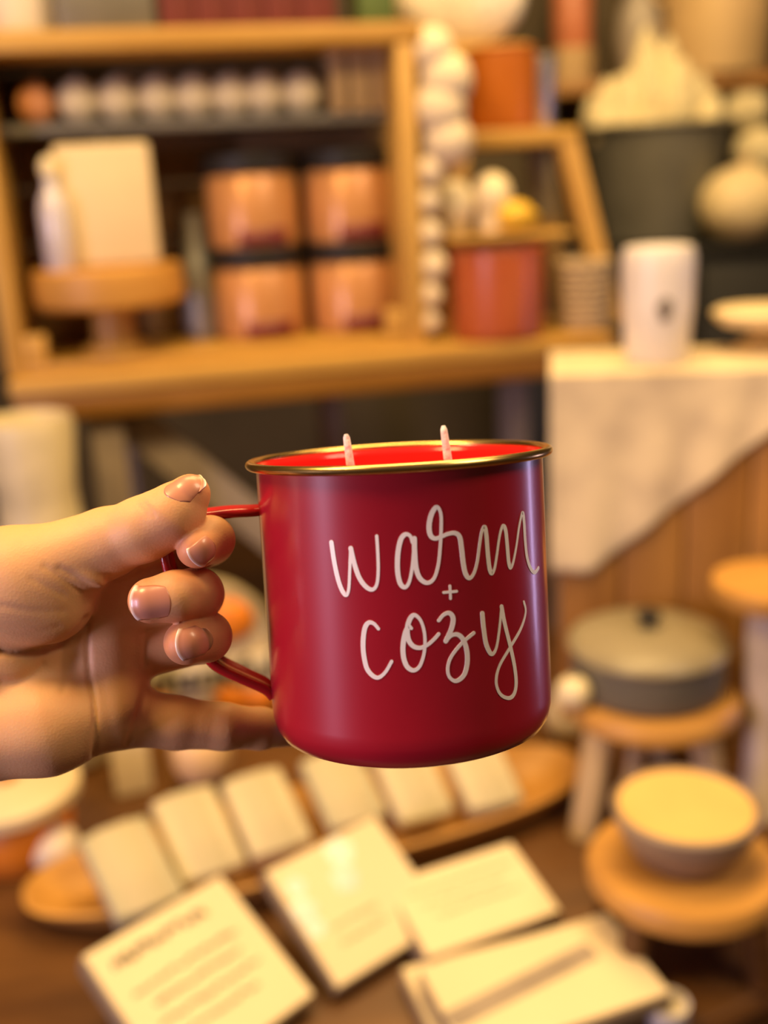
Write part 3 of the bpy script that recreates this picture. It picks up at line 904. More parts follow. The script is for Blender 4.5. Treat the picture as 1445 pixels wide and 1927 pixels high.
def sign(TL, TR, low, which, h, zc, th, label):
    """top-face corners: TL and TR at height h, one lower corner (BL or BR) at height zc"""
    A, B_, C_ = on_z(*TL, h), on_z(*TR, h), on_z(*low, zc)
    u = B_ - A
    w_ = u.length
    u.normalize()
    v = (C_ - (B_ if which == 'BR' else A))
    v -= u * v.dot(u)
    l_ = v.length
    v.normalize()
    n = u.cross(-v)
    c = (A + B_) / 2 + v * l_ - n * th
    t = thing('sign_block', c, label, 'sign', 0, 'cream sign blocks on the round table')
    t.rotation_euler = Matrix((u, -v, n)).transposed().to_euler()
    MB().box((0, l_ / 2, th / 2), (w_, l_, th), bev=0.002).build('block', mat('walnut_block', (0.34, 0.25, 0.15), 0.6), t)
    MB().box((0, l_ / 2, th + 0.0005), (w_ - 0.004, l_ - 0.004, 0.001)).build('face', PAPER, t)
    return t, w_, l_, th


def lines(t, w_, l_, th, rows, m=INK, seed=1):
    rnd = random.Random(seed)
    for (fy, fx0, fx1, hgt) in rows:
        x = (fx0 - 0.5) * w_
        xe = (fx1 - 0.5) * w_
        y = (1 - fy) * l_
        pts = []
        while x < xe:
            pts.append((x, y + hgt * rnd.uniform(-.5, .5), th + 0.0012))
            x += rnd.uniform(0.0006, 0.0022)
        MB().tube(pts, 0.0005 + hgt * 0.10, 6).build('printed_line', m, t)


sg = sign((150, 1800), (415, 1645), (590, 1875), 'BR', 0.930, ZT + 0.021, 0.022, 'cream sign block with brown printed lines, nearest the lower left corner')
lines(*sg, [(0.16, 0.12, 0.76, 0.010), (0.38, 0.12, 0.85, 0.005), (0.50, 0.2, 0.8, 0.005), (0.62, 0.15, 0.85, 0.005), (0.74, 0.25, 0.75, 0.005)])
sg = sign((495, 1640), (705, 1533), (622, 1872), 'BL', 0.930, ZT + 0.018, 0.020, 'cream sign block with pale white flowers, leaning in front of the dough bowl')
t, w_, l_, th = sg
for (fx, fy, r_) in ((-0.045, 0.78, 0.008), (0.010, 0.86, 0.012), (0.0, 0.66, 0.011), (-0.05, 0.60, 0.010), (-0.05, 0.45, 0.008)):
    fl = MB()
    for k in range(5):
        a_ = 2 * pi * k / 5
        fl.ball((fx + r_ * 0.7 * cos(a_), fy * l_ + r_ * 0.7 * sin(a_), th + 0.001), r_ * 0.55, 12, (1, 1, 0.12))
    fl.build('flower_print', mat('pale_mint_white', (0.80, 0.84, 0.74), 0.4), t)
lines(*sg, [(0.62, 0.2, 0.6, 0.004), (0.74, 0.2, 0.6, 0.004)], SAND, seed=4)
sg = sign((722, 1662), (962, 1584), (1060, 1714), 'BR', 0.893, ZT + 0.024, 0.024, 'landscape cream sign block with faint lines, right of the flowered sign')
lines(*sg, [(0.25, 0.1, 0.9, 0.004), (0.42, 0.15, 0.8, 0.004), (0.58, 0.2, 0.85, 0.004)], SAND, seed=6)
sg = sign((752, 1822), (1085, 1738), (1160, 1888), 'BR', ZT + 0.0175, ZT + 0.0165, 0.016, 'cream sign block half hidden under the front-most sign')
lines(*sg, [(0.3, 0.1, 0.9, 0.003)], SAND, seed=8)
sg = sign((785, 1824), (1142, 1716), (1215, 1888), 'BR', 0.893, ZT + 0.036, 0.017, 'cream sign block with grey band lying over another, lower right of centre')
t, w_, l_, th = sg
MB().box((-0.016, l_ * 0.52, th + 0.0012), (w_ * 0.80, 0.018, 0.001), rz=R(10)).build('grey_band', mat('grey_band_ink', (0.36, 0.29, 0.22), 0.6), t)
p = on_z(1225, 1922, ZT)
t = thing('glass_votive', (p.x + 0.012, p.y - 0.004, ZT), 'small whitish votive at the corner of the stacked signs', 'votive')
MB().lathe([(0, 0), (0.014, 0), (0.016, 0.004), (0.017, 0.022), (0.015, 0.022), (0.0145, 0.006), (0, 0.005)], 32).build('cup', mat('frosted_glass', (0.75, 0.70, 0.66), 0.2, scale=6), t)
MB().lathe([(0, 0.005), (0.0142, 0.005), (0.0145, 0.016), (0, 0.016)], 32).build('wax', IVORY, t)

# ------------------------------------------------------------------ thankful plaque behind the hand
pq = on_z(400, 1345, ZT)
depth = (pq - CAM).dot(M3 @ Vector((0, 0, -1)))
PS = depth / FPX
t = thing('harvest_plaque', (pq.x, pq.y, ZT), 'round-topped cream harvest plaque with pumpkins and the word thankful, behind the fingers', 'plaque', R(-3))
rr = 125 * PS
MB().lathe([(0, -0.008), (rr - 0.002, -0.008), (rr, -0.006), (rr, 0.006), (rr - 0.002, 0.008), (0, 0.008)], 64, T=Matrix.Translation((0, 0, rr + 0.012)) @ Matrix.Rotation(R(90), 4, 'X')).build('disc', mat('plaque_cream', (0.66, 0.53, 0.27), 0.6), t)
MB().lathe([(rr - 0.004, -0.009), (rr + 0.004, -0.009), (rr + 0.004, 0.009), (rr - 0.004, 0.009), (rr - 0.004, -0.009)], 64, T=Matrix.Translation((0, 0, rr + 0.012)) @ Matrix.Rotation(R(90), 4, 'X')).build('hoop', mat('hoop_olive', (0.45, 0.37, 0.22), 0.5), t)
MB().box((0, 0, 0.009), (rr * 1.5, 0.05, 0.018), bev=0.003).build('base', WALNUT, t)


def pumpkin(cx, cz_, r_):
    mb = MB().ball((cx, -0.014, cz_), r_, 36, (1, 0.45, 0.85), wob=lambda a, z: 1 - 0.06 * abs(sin(5 * a)))
    o = mb.build('pumpkin', PUMPKIN, t)
    MB().tube([(cx, -0.014, cz_ + r_ * 0.8), (cx + r_ * 0.1, -0.014, cz_ + r_ * 1.1)], r_ * 0.12, 8).build('stem', TAN, o)


pumpkin(50 * PS, rr + 0.012 + 58 * PS, 48 * PS)
pumpkin(45 * PS, 45 * PS, 34 * PS)
pumpkin(95 * PS, 42 * PS, 30 * PS)
pumpkin(-95 * PS, 45 * PS, 28 * PS)
cu = bpy.data.curves.new('thankful_text', 'FONT')
cu.body = 'thankful'
cu.size = 74 * PS
cu.shear = 0.25
cu.align_x = 'CENTER'
cu.extrude = 0.002
cu.offset = 0.0006
tmp = bpy.data.objects.new('thankful_text', cu)
COL.objects.link(tmp)
bpy.context.view_layer.update()
me = bpy.data.meshes.new_from_object(tmp.evaluated_get(bpy.context.evaluated_depsgraph_get()))
bpy.data.objects.remove(tmp)
MBX = Matrix.Translation((10 * PS, -0.019, 70 * PS)) @ Matrix.Rotation(R(-7), 4, 'Y') @ Matrix.Rotation(R(90), 4, 'X')
me.transform(MBX)
me.materials.append(mat('black_lettering', (0.02, 0.015, 0.012), 0.5))
lo = bpy.data.objects.new('lettering', me)
COL.objects.link(lo)
lo.parent = t
rib = MB().box((10 * PS, -0.0135, 88 * PS), (265 * PS, 0.007, 66 * PS), ry=R(-7), bev=0.003)
rib.build('ribbon', mat('ribbon_cream', (0.80, 0.70, 0.45), 0.6), t)

# cream pitcher at left under the bench
p = on_y(65, 900, 1.18)
t = thing('cream_pitcher', (p.x, 1.18, ZT), 'large cream pitcher at the left edge, beneath the bench', 'pitcher')
PH = on_y(65, 785, 1.18).z - ZT
MB().lathe([(0, 0), (0.05, 0), (0.062, 0.01), (0.076, PH * 0.3), (0.066, PH * 0.55), (0.046, PH * 0.72), (0.044, PH * 0.8), (0.052, PH * 0.97), (0.049, PH), (0.045, PH * 0.97), (0.038, PH * 0.8), (0, PH * 0.7)], 48).build('body', mat('aged_cream', (0.68, 0.58, 0.36), 0.45), t)
MB().tube([(-0.045, 0, PH * 0.93), (-0.09, 0, PH * 0.9), (-0.105, 0, PH * 0.7), (-0.072, 0, PH * 0.42)], 0.008, 10).build('handle', mat('aged_cream', (0.68, 0.58, 0.36), 0.45), t)
#@@HERO
# ------------------------------------------------------------------ the held mug (size unit: one photo pixel at 0.32 m)
U = 0.32 / FPX
CM = Matrix.Translation(CAM) @ M3.to_4x4()


def spline(pts, sub=8):
    P = [np.array(p, float) for p in pts]
    out = []
    for i in range(len(P) - 1):
        p0, p1, p2, p3 = P[max(i - 1, 0)], P[i], P[i + 1], P[min(i + 2, len(P) - 1)]
        for k in range(sub):
            q = k / sub
            out.append(0.5 * ((2 * p1) + (-p0 + p2) * q + (2 * p0 - 5 * p1 + 4 * p2 - p3) * q * q + (-p0 + 3 * p1 - 3 * p2 + p3) * q ** 3))
    out.append(P[-1])
    return out


ROLL, TILT = R(3.2), R(7.1)
au = Vector((-sin(ROLL) * cos(TILT), cos(ROLL) * cos(TILT), sin(TILT)))
af = (Vector((0, 0, 1)) - au * au.z).normalized()
e2 = -af
e1 = e2.cross(au)
MH, MR = 530.0, 268.0
rimc = Vector((27, 111, -2000.0))
m0 = rimc - au * MH
MUG3 = Matrix((e1, e2, au)).transposed()
MUGL = Matrix.Translation(m0 * U) @ MUG3.to_4x4()
mug = bpy.data.objects.new('candle_mug', None)
COL.objects.link(mug)
mug.empty_display_size = 0.02
mug.matrix_world = CM @ MUGL
tag(mug, 'red enamel candle mug with gold rim and white handwritten words, held by the hand', 'mug')


def mug_ray(px, py):
    d = Vector((px - 722.5, 963.5 - py, -2000.0))
    o = -m0
    return Vector((o.dot(e1), o.dot(e2), o.dot(au))), Vector((d.dot(e1), d.dot(e2), d.dot(au)))


def on_cyl(px, py, rad=MR):
    o, d = mug_ray(px, py)
    a = d.x ** 2 + d.y ** 2
    b = 2 * (o.x * d.x + o.y * d.y)
    c = o.x ** 2 + o.y ** 2 - rad ** 2
    D = max(b * b - 4 * a * c, 0)
    p = o + d * ((-b - sqrt(D)) / (2 * a))
    return atan2(p.y, p.x), p.z


def enamel(name, color, rough, coat):
    m = mat(name, color, rough, vary=0.05, scale=30, coat=coat)
    return m


RED = mat('red_satin_enamel', (0.36, 0.006, 0.020), 0.30, vary=0.04, scale=25, coat=0.6, spec=0.6)
MATS['red_satin_enamel'].node_tree.nodes['Principled BSDF'].inputs['Coat Roughness'].default_value = 0.17
REDIN = mat('red_gloss_enamel', (0.75, 0.018, 0.015), 0.14, vary=0.03, scale=25)
GOLD = mat('brushed_gold', (0.72, 0.50, 0.17), 0.24, 1.0, vary=0.06, scale=90)
prof = [(0, 3), (205, 3), (222, 0), (236, 2), (252, 10), (262, 26), (267, 46), (MR, 66), (MR, MH - 16), (270, MH - 10), (273, MH - 6)]
MB().lathe([(r * U, z * U) for r, z in prof], 160).build('body', RED, mug, angle=60)
prof = [(274, MH - 4), (265, MH - 12), (261, MH - 20), (260, 60), (250, 26), (225, 14), (0, 14)]
MB().lathe([(r * U, z * U) for r, z in prof], 160).build('inner_wall', REDIN, mug, angle=60)
bead = [((278.5 + 9.0 * cos(a)) * U, (MH - 6 + 8.5 * sin(a)) * U) for a in [2 * pi * i / 16 for i in range(17)]]
MB().lathe(bead, 160).build('rim', GOLD, mug)
WAXM = mat('red_wax', (0.62, 0.03, 0.03), 0.35, vary=0.03, sss=0.2)
MB().lathe([(r * U, z * U) for r, z in [(0, 16), (220, 18), (246, 34), (259, 64), (259.5, MH - 66), (254, MH - 60), (200, MH - 62), (0, MH - 62)]], 96).build('wax', WAXM, mug)
WICK = mat('white_cotton_wick', (0.92, 0.90, 0.88), 0.8, vary=0.05, scale=400, bump=0.5)
for (tx, ty, bx_, by_) in ((651, 817, 658, 866), (834, 801, 841, 852)):
    def plane_pt(px, py):
        o, d = mug_ray(px, py)
        q = -o.y / d.y
        return o + d * q
    a, b = plane_pt(tx, ty), plane_pt(bx_, by_)
    dn = (b - a).normalized()
    c = b + dn * ((MH - 70 - b.z) / dn.z)
    pts = [a.lerp(c, f) * U for f in (0.0, 0.06, 0.25, 0.5, 0.75, 1.0)]
    MB().tube(pts, [3.5 * U, 6.5 * U, 7.5 * U, 8 * U, 8 * U, 8 * U], 12).build('wick', WICK, mug)

# handle: channel-shaped band swept in a plane through the mug axis
HA = R(4)
dh = Vector((-cos(HA), -sin(HA), 0))
dt = Vector((-sin(HA), cos(HA), 0))


def on_plane(px, py):
    o, d = mug_ray(px, py)
    k = -o.dot(dt) / d.dot(dt)
    p = o + d * k
    return (p.dot(dh), p.z)


hp = [on_plane(*p) for p in ((500, 959), (470, 961), (430, 963), (395, 967), (352, 972), (322, 983), (311, 1010), (318, 1062), (345, 1140), (378, 1205), (398, 1236), (420, 1253), (460, 1272), (500, 1291), (532, 1305))]
hp[0] = (MR - 3, hp[0][1])
hp[-1] = (MR - 3, hp[-1][1])
hp = spline(hp, 5)
sec = []
for k in range(9):
    a = R(-150 + 300 * k / 8)
    sec.append((31 + 9 * cos(a), 9 * sin(a)))
sec = sec + [(-x, -y) for x, y in sec]
vs, fs = [], []
ns = len(sec)
for i, p in enumerate(hp):
    a, b = hp[max(i - 1, 0)], hp[min(i + 1, len(hp) - 1)]
    tx, tz = b[0] - a[0], b[1] - a[1]
    L = hypot(tx, tz)
    nx, nz = -tz / L, tx / L
    wk = 0.72 + 0.28 * min(1, min(i, len(hp) - 1 - i) / 12)
    for (sa_, sb_) in sec:
        q = dh * (p[0] + nx * sb_) + dt * (sa_ * wk) + Vector((0, 0, p[1] + nz * sb_))
        vs.append(q * U)
for i in range(len(hp) - 1):
    for k in range(ns):
        j = (k + 1) % ns
        fs.append((i * ns + k, i * ns + j, (i + 1) * ns + j, (i + 1) * ns + k))
fs += [tuple(range(ns)), tuple(range((len(hp) - 1) * ns, len(hp) * ns))]
REDH = mat('red_handle_enamel', (0.42, 0.012, 0.014), 0.22, vary=0.04, scale=25, coat=0.3)
MB().add(vs, fs).build('handle', REDH, mug, angle=50)

# lettering: brush strokes laid on the cylinder
K = 460 / 1445.0
strokes = {
    'letter_w': [[(75, 285), (92, 400), (115, 505), (140, 572), (163, 596), (177, 560), (182, 480), (185, 400), (189, 320)], [(189, 320), (210, 410), (240, 495), (280, 548), (318, 563), (343, 530), (351, 450), (348, 340), (342, 247)]],
    'letters_arm': [[(552, 285), (540, 248), (512, 237), (484, 268), (467, 350), (465, 450), (480, 525), (508, 550), (533, 520), (550, 440), (560, 340), (564, 268)],
                    [(564, 262), (566, 350), (575, 440), (598, 498), (640, 524), (680, 498), (705, 420), (716, 320), (722, 220), (722, 130), (708, 84), (688, 80), (663, 125), (651, 190), (660, 244), (688, 262), (725, 250), (765, 234), (805, 230), (832, 255), (844, 330), (852, 400), (865, 466), (888, 496), (914, 470), (935, 400), (950, 290), (962, 220), (978, 193), (988, 240), (996, 340), (1006, 430), (1020, 468), (1036, 440), (1050, 360), (1064, 260), (1077, 205), (1090, 188), (1103, 220), (1112, 310), (1120, 400), (1131, 434), (1146, 405), (1165, 310), (1182, 190), (1202, 110), (1211, 170), (1217, 270), (1228, 370), (1248, 435), (1274, 463), (1297, 436)]],
    'plus_sign': [[(774, 542), (778, 617)], [(737, 581), (814, 574)]],
    'letter_c': [[(352, 795), (325, 765), (295, 759), (272, 792), (262, 870), (266, 950), (284, 1028), (318, 1072), (354, 1083), (394, 1050), (430, 988)]],
    'letter_o': [[(546, 792), (528, 782), (508, 830), (497, 900), (502, 970), (524, 1022), (562, 1041), (598, 1012), (623, 930), (625, 830), (602, 748), (564, 714), (536, 742), (522, 800), (530, 860), (558, 898), (600, 908), (642, 890), (680, 858), (708, 826)]],
    'letter_z': [[(708, 747), (738, 712), (772, 703), (793, 735), (783, 795), (750, 868)], [(750, 868), (782, 836), (818, 829), (850, 856), (873, 920), (876, 1000), (856, 1070), (810, 1104), (770, 1078), (762, 1020), (785, 955), (845, 880), (915, 820)]],
    'letter_y': [[(965, 705), (973, 790), (988, 885), (1018, 944), (1046, 912), (1065, 800), (1078, 665)], [(1078, 665), (1098, 770), (1130, 900), (1155, 1020), (1164, 1120), (1150, 1185), (1118, 1205), (1070, 1180), (1047, 1110), (1064, 1020), (1120, 920), (1190, 800), (1220, 700), (1210, 637)]],
}
LET = mat('white_vinyl_ink', (0.86, 0.80, 0.80), 0.42, vary=0.02)
for nm, sts in strokes.items():
    mb = MB()
    for st in sts:
        sp = spline([(600 + u * K, 930 + v * K) for u, v in st], 7)
        cyl = [on_cyl(*p) for p in sp]
        flat = [(a * MR, h) for a, h in cyl]
        n = len(flat)
        ws = []
        for i in range(n):
            a, b = flat[max(i - 1, 0)], flat[min(i + 1, n - 1)]
            L = hypot(b[0] - a[0], b[1] - a[1]) + 1e-6
            dz = (b[1] - a[1]) / L
            ws.append(3.45 - 0.75 * dz)
        ws = [sum(ws[max(0, i - 3):i + 4]) / len(ws[max(0, i - 3):i + 4]) for i in range(n)]
        if nm == 'plus_sign':
            ws = [2.3] * n
        vs, fs = [], []

        def P3(x, h, lift):
            a = x / MR
            return Vector(((MR + lift) * cos(a) * U, (MR + lift) * sin(a) * U, h * U))
        nrm = []
        for i in range(n):
            a, b = flat[max(i - 1, 0)], flat[min(i + 1, n - 1)]
            L = hypot(b[0] - a[0], b[1] - a[1]) + 1e-6
            nrm.append((-(b[1] - a[1]) / L, (b[0] - a[0]) / L))
        for i in range(n):
            x, h = flat[i]
            nx, nh = nrm[i]
            w_ = ws[i]
            for sgn, lift in ((-1, -0.4), (-1, 0.9), (1, 0.9), (1, -0.4)):
                vs.append(P3(x + sgn * nx * w_, h + sgn * nh * w_, lift))
        for i in range(n - 1):
            for k in range(4):
                j = (k + 1) % 4
                fs.append((i * 4 + k, i * 4 + j, i * 4 + 4 + j, i * 4 + 4 + k))
        fs += [(0, 1, 2, 3), tuple((n - 1) * 4 + q for q in (3, 2, 1, 0))]
        mb.add(vs, fs)
        for (x, h), w_ in ((flat[0], ws[0]), (flat[-1], ws[-1])):
            ring = [P3(x + w_ * cos(2 * pi * q / 14), h + w_ * sin(2 * pi * q / 14), 0.85) for q in range(14)]
            base = [P3(x + w_ * cos(2 * pi * q / 14), h + w_ * sin(2 * pi * q / 14), -0.4) for q in range(14)]
            mb.add(ring + base, [tuple(range(14))] + [(q, (q + 1) % 14, (q + 1) % 14 + 14, q + 14) for q in range(14)])
    mb.build(nm, LET, mug, angle=30)


# ------------------------------------------------------------------ the hand: one continuous skin surface grown from a distance field
def C3(px, py, z):
    k = (2000.0 - z) / 2000.0
    return np.array([(px - 722.5) * k, (963.5 - py) * k, z], np.float32), k


def cone(P, a, b):
    (A, ka), (B, kb) = C3(*a[:3]), C3(*b[:3])
    ra, rb = a[3] * ka, b[3] * kb
    d = B - A
    L2 = float(d @ d)
    q = P - A
    t_ = np.clip((q @ d) / L2, 0, 1)
    q = q - t_[..., None] * d
    return np.sqrt(np.einsum('...i,...i', q, q)) - (ra + t_ * (rb - ra))


def ell(P, c, r, rot=0.0):
    A, k = C3(*c)
    q = P - A
    if rot:
        c_, s_ = cos(rot), sin(rot)
        q = np.stack([q[..., 0] * c_ + q[..., 1] * s_, -q[..., 0] * s_ + q[..., 1] * c_, q[..., 2]], -1)
    rr_ = np.array(r, np.float32) * k
    k0 = np.sqrt(np.sum((q / rr_) ** 2, -1))
    k1 = np.sqrt(np.sum((q / rr_ ** 2) ** 2, -1)) + 1e-9
    return k0 * (k0 - 1) / k1


def smin(a, b, k):
    h = np.clip(0.5 + 0.5 * (b - a) / k, 0, 1)
    return b + (a - b) * h - k * h * (1 - h)


PALM = [  # (pixel x, pixel y, depth towards the viewer, radius)
    ((-430, 1300, 40, 118), (-120, 1270, -5, 112)),
    ((-120, 1240, -5, 115), (20, 1225, -22, 100)),
    ((-60, 1385, 14, 92), (90, 1366, 14, 84)),
    ((90, 1366, 14, 84), (205, 1338, -16, 68)),
    ((0, 1250, -36, 85), (208, 1215, -72, 60)),
    ((0, 1140, -25, 90), (212, 1112, -68, 54)),
    ((208, 1120, -62, 56), (212, 1330, -40, 66)),
]
THUMB = [((200, 1022, 44, 63), (272, 995, 72, 58)), ((272, 995, 72, 58), (326, 969, 86, 56)), ((326, 969, 86, 56), (358, 930, 88, 38))]
FING = [
    [((218, 1092, -62, 54), (392, 1017, -78, 46)), ((392, 1017, -78, 46), (396, 1016, 48, 44)), ((396, 1016, 48, 44), (371, 1031, 96, 39))],
    [((222, 1160, -62, 54), (372, 1120, -80, 47)), ((372, 1120, -80, 47), (371, 1118, 62, 47)), ((371, 1118, 62, 49), (330, 1122, 100, 47)), ((330, 1122, 100, 47), (284, 1130, 108, 43))],
    [((226, 1236, -62, 50), (386, 1202, -78, 44)), ((386, 1202, -78, 44), (388, 1198, 52, 46)), ((388, 1198, 52, 46), (350, 1209, 98, 42))],
    [((222, 1346, -40, 58), (330, 1360, -62, 49)), ((330, 1360, -62, 49), (420, 1367, -84, 43)), ((420, 1367, -84, 43), (490, 1371, -130, 38)), ((490, 1371, -130, 38), (552, 1374, -196, 30))],
]


def hand_sdf(P):
    d = None
    for a, b in PALM:
        c = cone(P, a, b)
        d = c if d is None else smin(d, c, 36)
    d = smin(d, ell(P, (30, 1106, 36), (150, 112, 88), R(-12)), 13)          # ball of the thumb
    d = smin(d, cone(P, (60, 1080, 40, 84), (200, 1022, 44, 64)), 30)
    d = smin(d, ell(P, (160, 1082, 74), (40, 19, 26), R(-22)), 14)           # fold at the thumb's root
    out = d
    th = None
    for a, b in THUMB:
        c = cone(P, a, b)
        th = c if th is None else smin(th, c, 22)
    out = smin(d, th, 20)
    for f in FING:
        g = None
        for a, b in f:
            c = cone(P, a, b)
            g = c if g is None else smin(g, c, 12)
        out = smin(out, smin(d, g, 24), 3.0)
    return out


def surface_nets(lo, hi, step):
    n = [int((h - l) / step) + 1 for l, h in zip(lo, hi)]
    ax = [np.float32(l) + np.float32(step) * np.arange(k, dtype=np.float32) for l, k in zip(lo, n)]
    V = np.empty(n, np.float32)
    for i in range(0, n[0], 24):
        X, Y, Z = np.meshgrid(ax[0][i:i + 24], ax[1], ax[2], indexing='ij')
        V[i:i + 24] = hand_sdf(np.stack([X, Y, Z], -1))
    inside = V < 0
    cs = [m - 1 for m in n]
    acc = np.zeros(cs + [3], np.float32)
    cnt = np.zeros(cs, np.float32)

    def sl(o):
        return tuple(slice(o[k], o[k] + cs[k]) for k in range(3))
    corners = [(i, j, k) for i in (0, 1) for j in (0, 1) for k in (0, 1)]
    for a in corners:
        for axn in range(3):
            if a[axn]:
                continue
            b = list(a)
            b[axn] = 1
            va, vb = V[sl(a)], V[sl(b)]
            cr = (va < 0) != (vb < 0)
            tt = np.where(cr, va / np.where(cr, va - vb, 1), 0)
            for c in range(3):
                base = a[c] + (tt if c == axn else 0)
                acc[..., c] += np.where(cr, base, 0)
            cnt += cr
    act = cnt > 0
    idx = -np.ones(cs, np.int64)
    idx[act] = np.arange(act.sum())
    co = np.argwhere(act).astype(np.float32) + acc[act] / cnt[act][:, None]
    verts = co * step + np.array(lo, np.float32)
    faces = []
    for axn in range(3):
        o = [0, 0, 0]
        s0 = [slice(0, m - 1) if k == axn else slice(1, m - 1) for k, m in enumerate(n)]
        s1 = [slice(1, m) if k == axn else slice(1, m - 1) for k, m in enumerate(n)]
        A, B = inside[tuple(s0)], inside[tuple(s1)]
        w = np.argwhere(A != B)
        flip = A[A != B]
        u_, v_ = [k for k in range(3) if k != axn]
        base = w.copy()
        base[:, u_] += 1
        base[:, v_] += 1
        q = []
        for du, dv in ((-1, -1), (0, -1), (0, 0), (-1, 0)):
            c = base.copy()
            c[:, u_] += du
            c[:, v_] += dv
            q.append(idx[c[:, 0], c[:, 1], c[:, 2]])
        q = np.stack(q, 1)
        if axn == 1:
            flip = ~flip
        q[~flip] = q[~flip][:, ::-1]
        faces.append(q)
    return verts, np.concatenate(faces)


def grad(P, e=1.0):
    g = np.stack([hand_sdf(P + np.eye(3, dtype=np.float32)[k] * e) - hand_sdf(P - np.eye(3, dtype=np.float32)[k] * e) for k in range(3)], -1)
    return g / (np.linalg.norm(g, axis=-1, keepdims=True) + 1e-9)


HV, HF = surface_nets((-1180, -560, -260), (-60, 150, 215), 4.5)
for _ in range(2):
    HV = (HV - hand_sdf(HV)[:, None] * grad(HV) * 0.9).astype(np.float32)
HN = grad(HV)

# skin creases and folds: small displacement of the surface facing the viewer
CREASES = [  # polyline in photo pixels, depth, half-width, minimum z
    ([(163, 1165), (164, 1215), (168, 1270), (177, 1320), (180, 1370), (176, 1425)], 4.5, 5.5, -60),
    ([(0, 1226), (50, 1228), (100, 1217), (140, 1196), (168, 1165)], 7.0, 8.0, -60),
    ([(120, 1215), (116, 1255), (118, 1300)], 2.5, 6.0, -60),
    ([(0, 1285), (30, 1284), (62, 1268), (80, 1252)], 4.0, 9.0, -60),
    ([(272, 1296), (265, 1330), (252, 1372), (240, 1400)], 3.5, 6.0, -90),
    ([(112, 1070), (138, 1084), (160, 1098), (188, 1112)], 3.0, 7.0, 0),
    ([(84, 1066), (104, 1080), (130, 1098), (150, 1112)], 1.8, 6.0, 0),
    ([(60, 1090), (90, 1106), (120, 1120)], 1.4, 7.0, 0),
    ([(200, 1092), (235, 1085), (262, 1074)], 2.5, 4.0, -80),
    ([(274, 1190), (272, 1250)], 3.0, 5.0, -90),
    ([(262, 952), (272, 962), (280, 974)], 1.6, 3.0, 60),
    ([(272, 948), (283, 960), (290, 972)], 1.6, 3.0, 60),
    ([(0, 1140), (60, 1150), (120, 1150)], 1.3, 7.0, 40),
    ([(0, 1180), (60, 1190), (110, 1180)], 1.3, 7.0, 40),
]
kk = 2000.0 / (2000.0 - HV[:, 2])
PX = HV[:, 0] * kk + 722.5
PY = 963.5 - HV[:, 1] * kk
disp = np.zeros(len(HV), np.float32)
face_w = np.clip((HN[:, 2] + 0.05) * 3, 0, 1)
for pl, dep, wd, zmin in CREASES:
    sp = spline(pl, 8)
    best = np.full(len(HV), 1e9)
    for i in range(len(sp) - 1):
        a, b = np.array(sp[i]), np.array(sp[i + 1])
        ab = b - a
        tq = np.clip(((PX - a[0]) * ab[0] + (PY - a[1]) * ab[1]) / (ab @ ab + 1e-9), 0, 1)
        best = np.minimum(best, np.hypot(PX - a[0] - tq * ab[0], PY - a[1] - tq * ab[1]))
    disp += dep * (np.exp(-(best / wd) ** 2) - 0.10 * np.exp(-(best / (2.6 * wd)) ** 2)) * face_w * np.clip((HV[:, 2] - zmin) / 25, 0, 1)
HV2 = HV - HN * disp[:, None]

skin = bpy.data.materials.new('skin')
skin.use_nodes = True
nt = skin.node_tree
b = nt.nodes['Principled BSDF']
at = nt.nodes.new('ShaderNodeAttribute')
at.attribute_name = 'flush'
tc = nt.nodes.new('ShaderNodeTexCoord')
nz = nt.nodes.new('ShaderNodeTexNoise')
nz.inputs['Scale'].default_value = 90
nz.inputs['Detail'].default_value = 5
nt.links.new(tc.outputs['Object'], nz.inputs['Vector'])
mx = nt.nodes.new('ShaderNodeMix')
mx.data_type = 'RGBA'
mx.inputs['A'].default_value = (0.68, 0.38, 0.175, 1)
mx.inputs['B'].default_value = (0.60, 0.22, 0.10, 1)
ad = nt.nodes.new('ShaderNodeMath')
ad.operation = 'MULTIPLY_ADD'
ad.inputs[1].default_value = 0.5
ad.use_clamp = True
sb_ = nt.nodes.new('ShaderNodeMath')
sb_.operation = 'SUBTRACT'
sb_.inputs[1].default_value = 0.42
nt.links.new(nz.outputs['Fac'], sb_.inputs[0])
nt.links.new(sb_.outputs[0], ad.inputs[0])
nt.links.new(at.outputs['Fac'], ad.inputs[2])
nt.links.new(ad.outputs[0], mx.inputs['Factor'])
nt.links.new(mx.outputs['Result'], b.inputs['Base Color'])
b.inputs['Roughness'].default_value = 0.54
b.inputs['Specular IOR Level'].default_value = 0.38
b.inputs['Subsurface Weight'].default_value = 0.25
b.inputs['Subsurface Radius'].default_value = (1.0, 0.35, 0.18)
b.inputs['Subsurface Scale'].default_value = 0.0025
vz = nt.nodes.new('ShaderNodeTexVoronoi')
vz.inputs['Scale'].default_value = 1300
nt.links.new(tc.outputs['Object'], vz.inputs['Vector'])
bp = nt.nodes.new('ShaderNodeBump')
bp.inputs['Strength'].default_value = 0.10
bp.inputs['Distance'].default_value = 0.0004
nt.links.new(vz.outputs['Distance'], bp.inputs['Height'])
nt.links.new(bp.outputs['Normal'], b.inputs['Normal'])

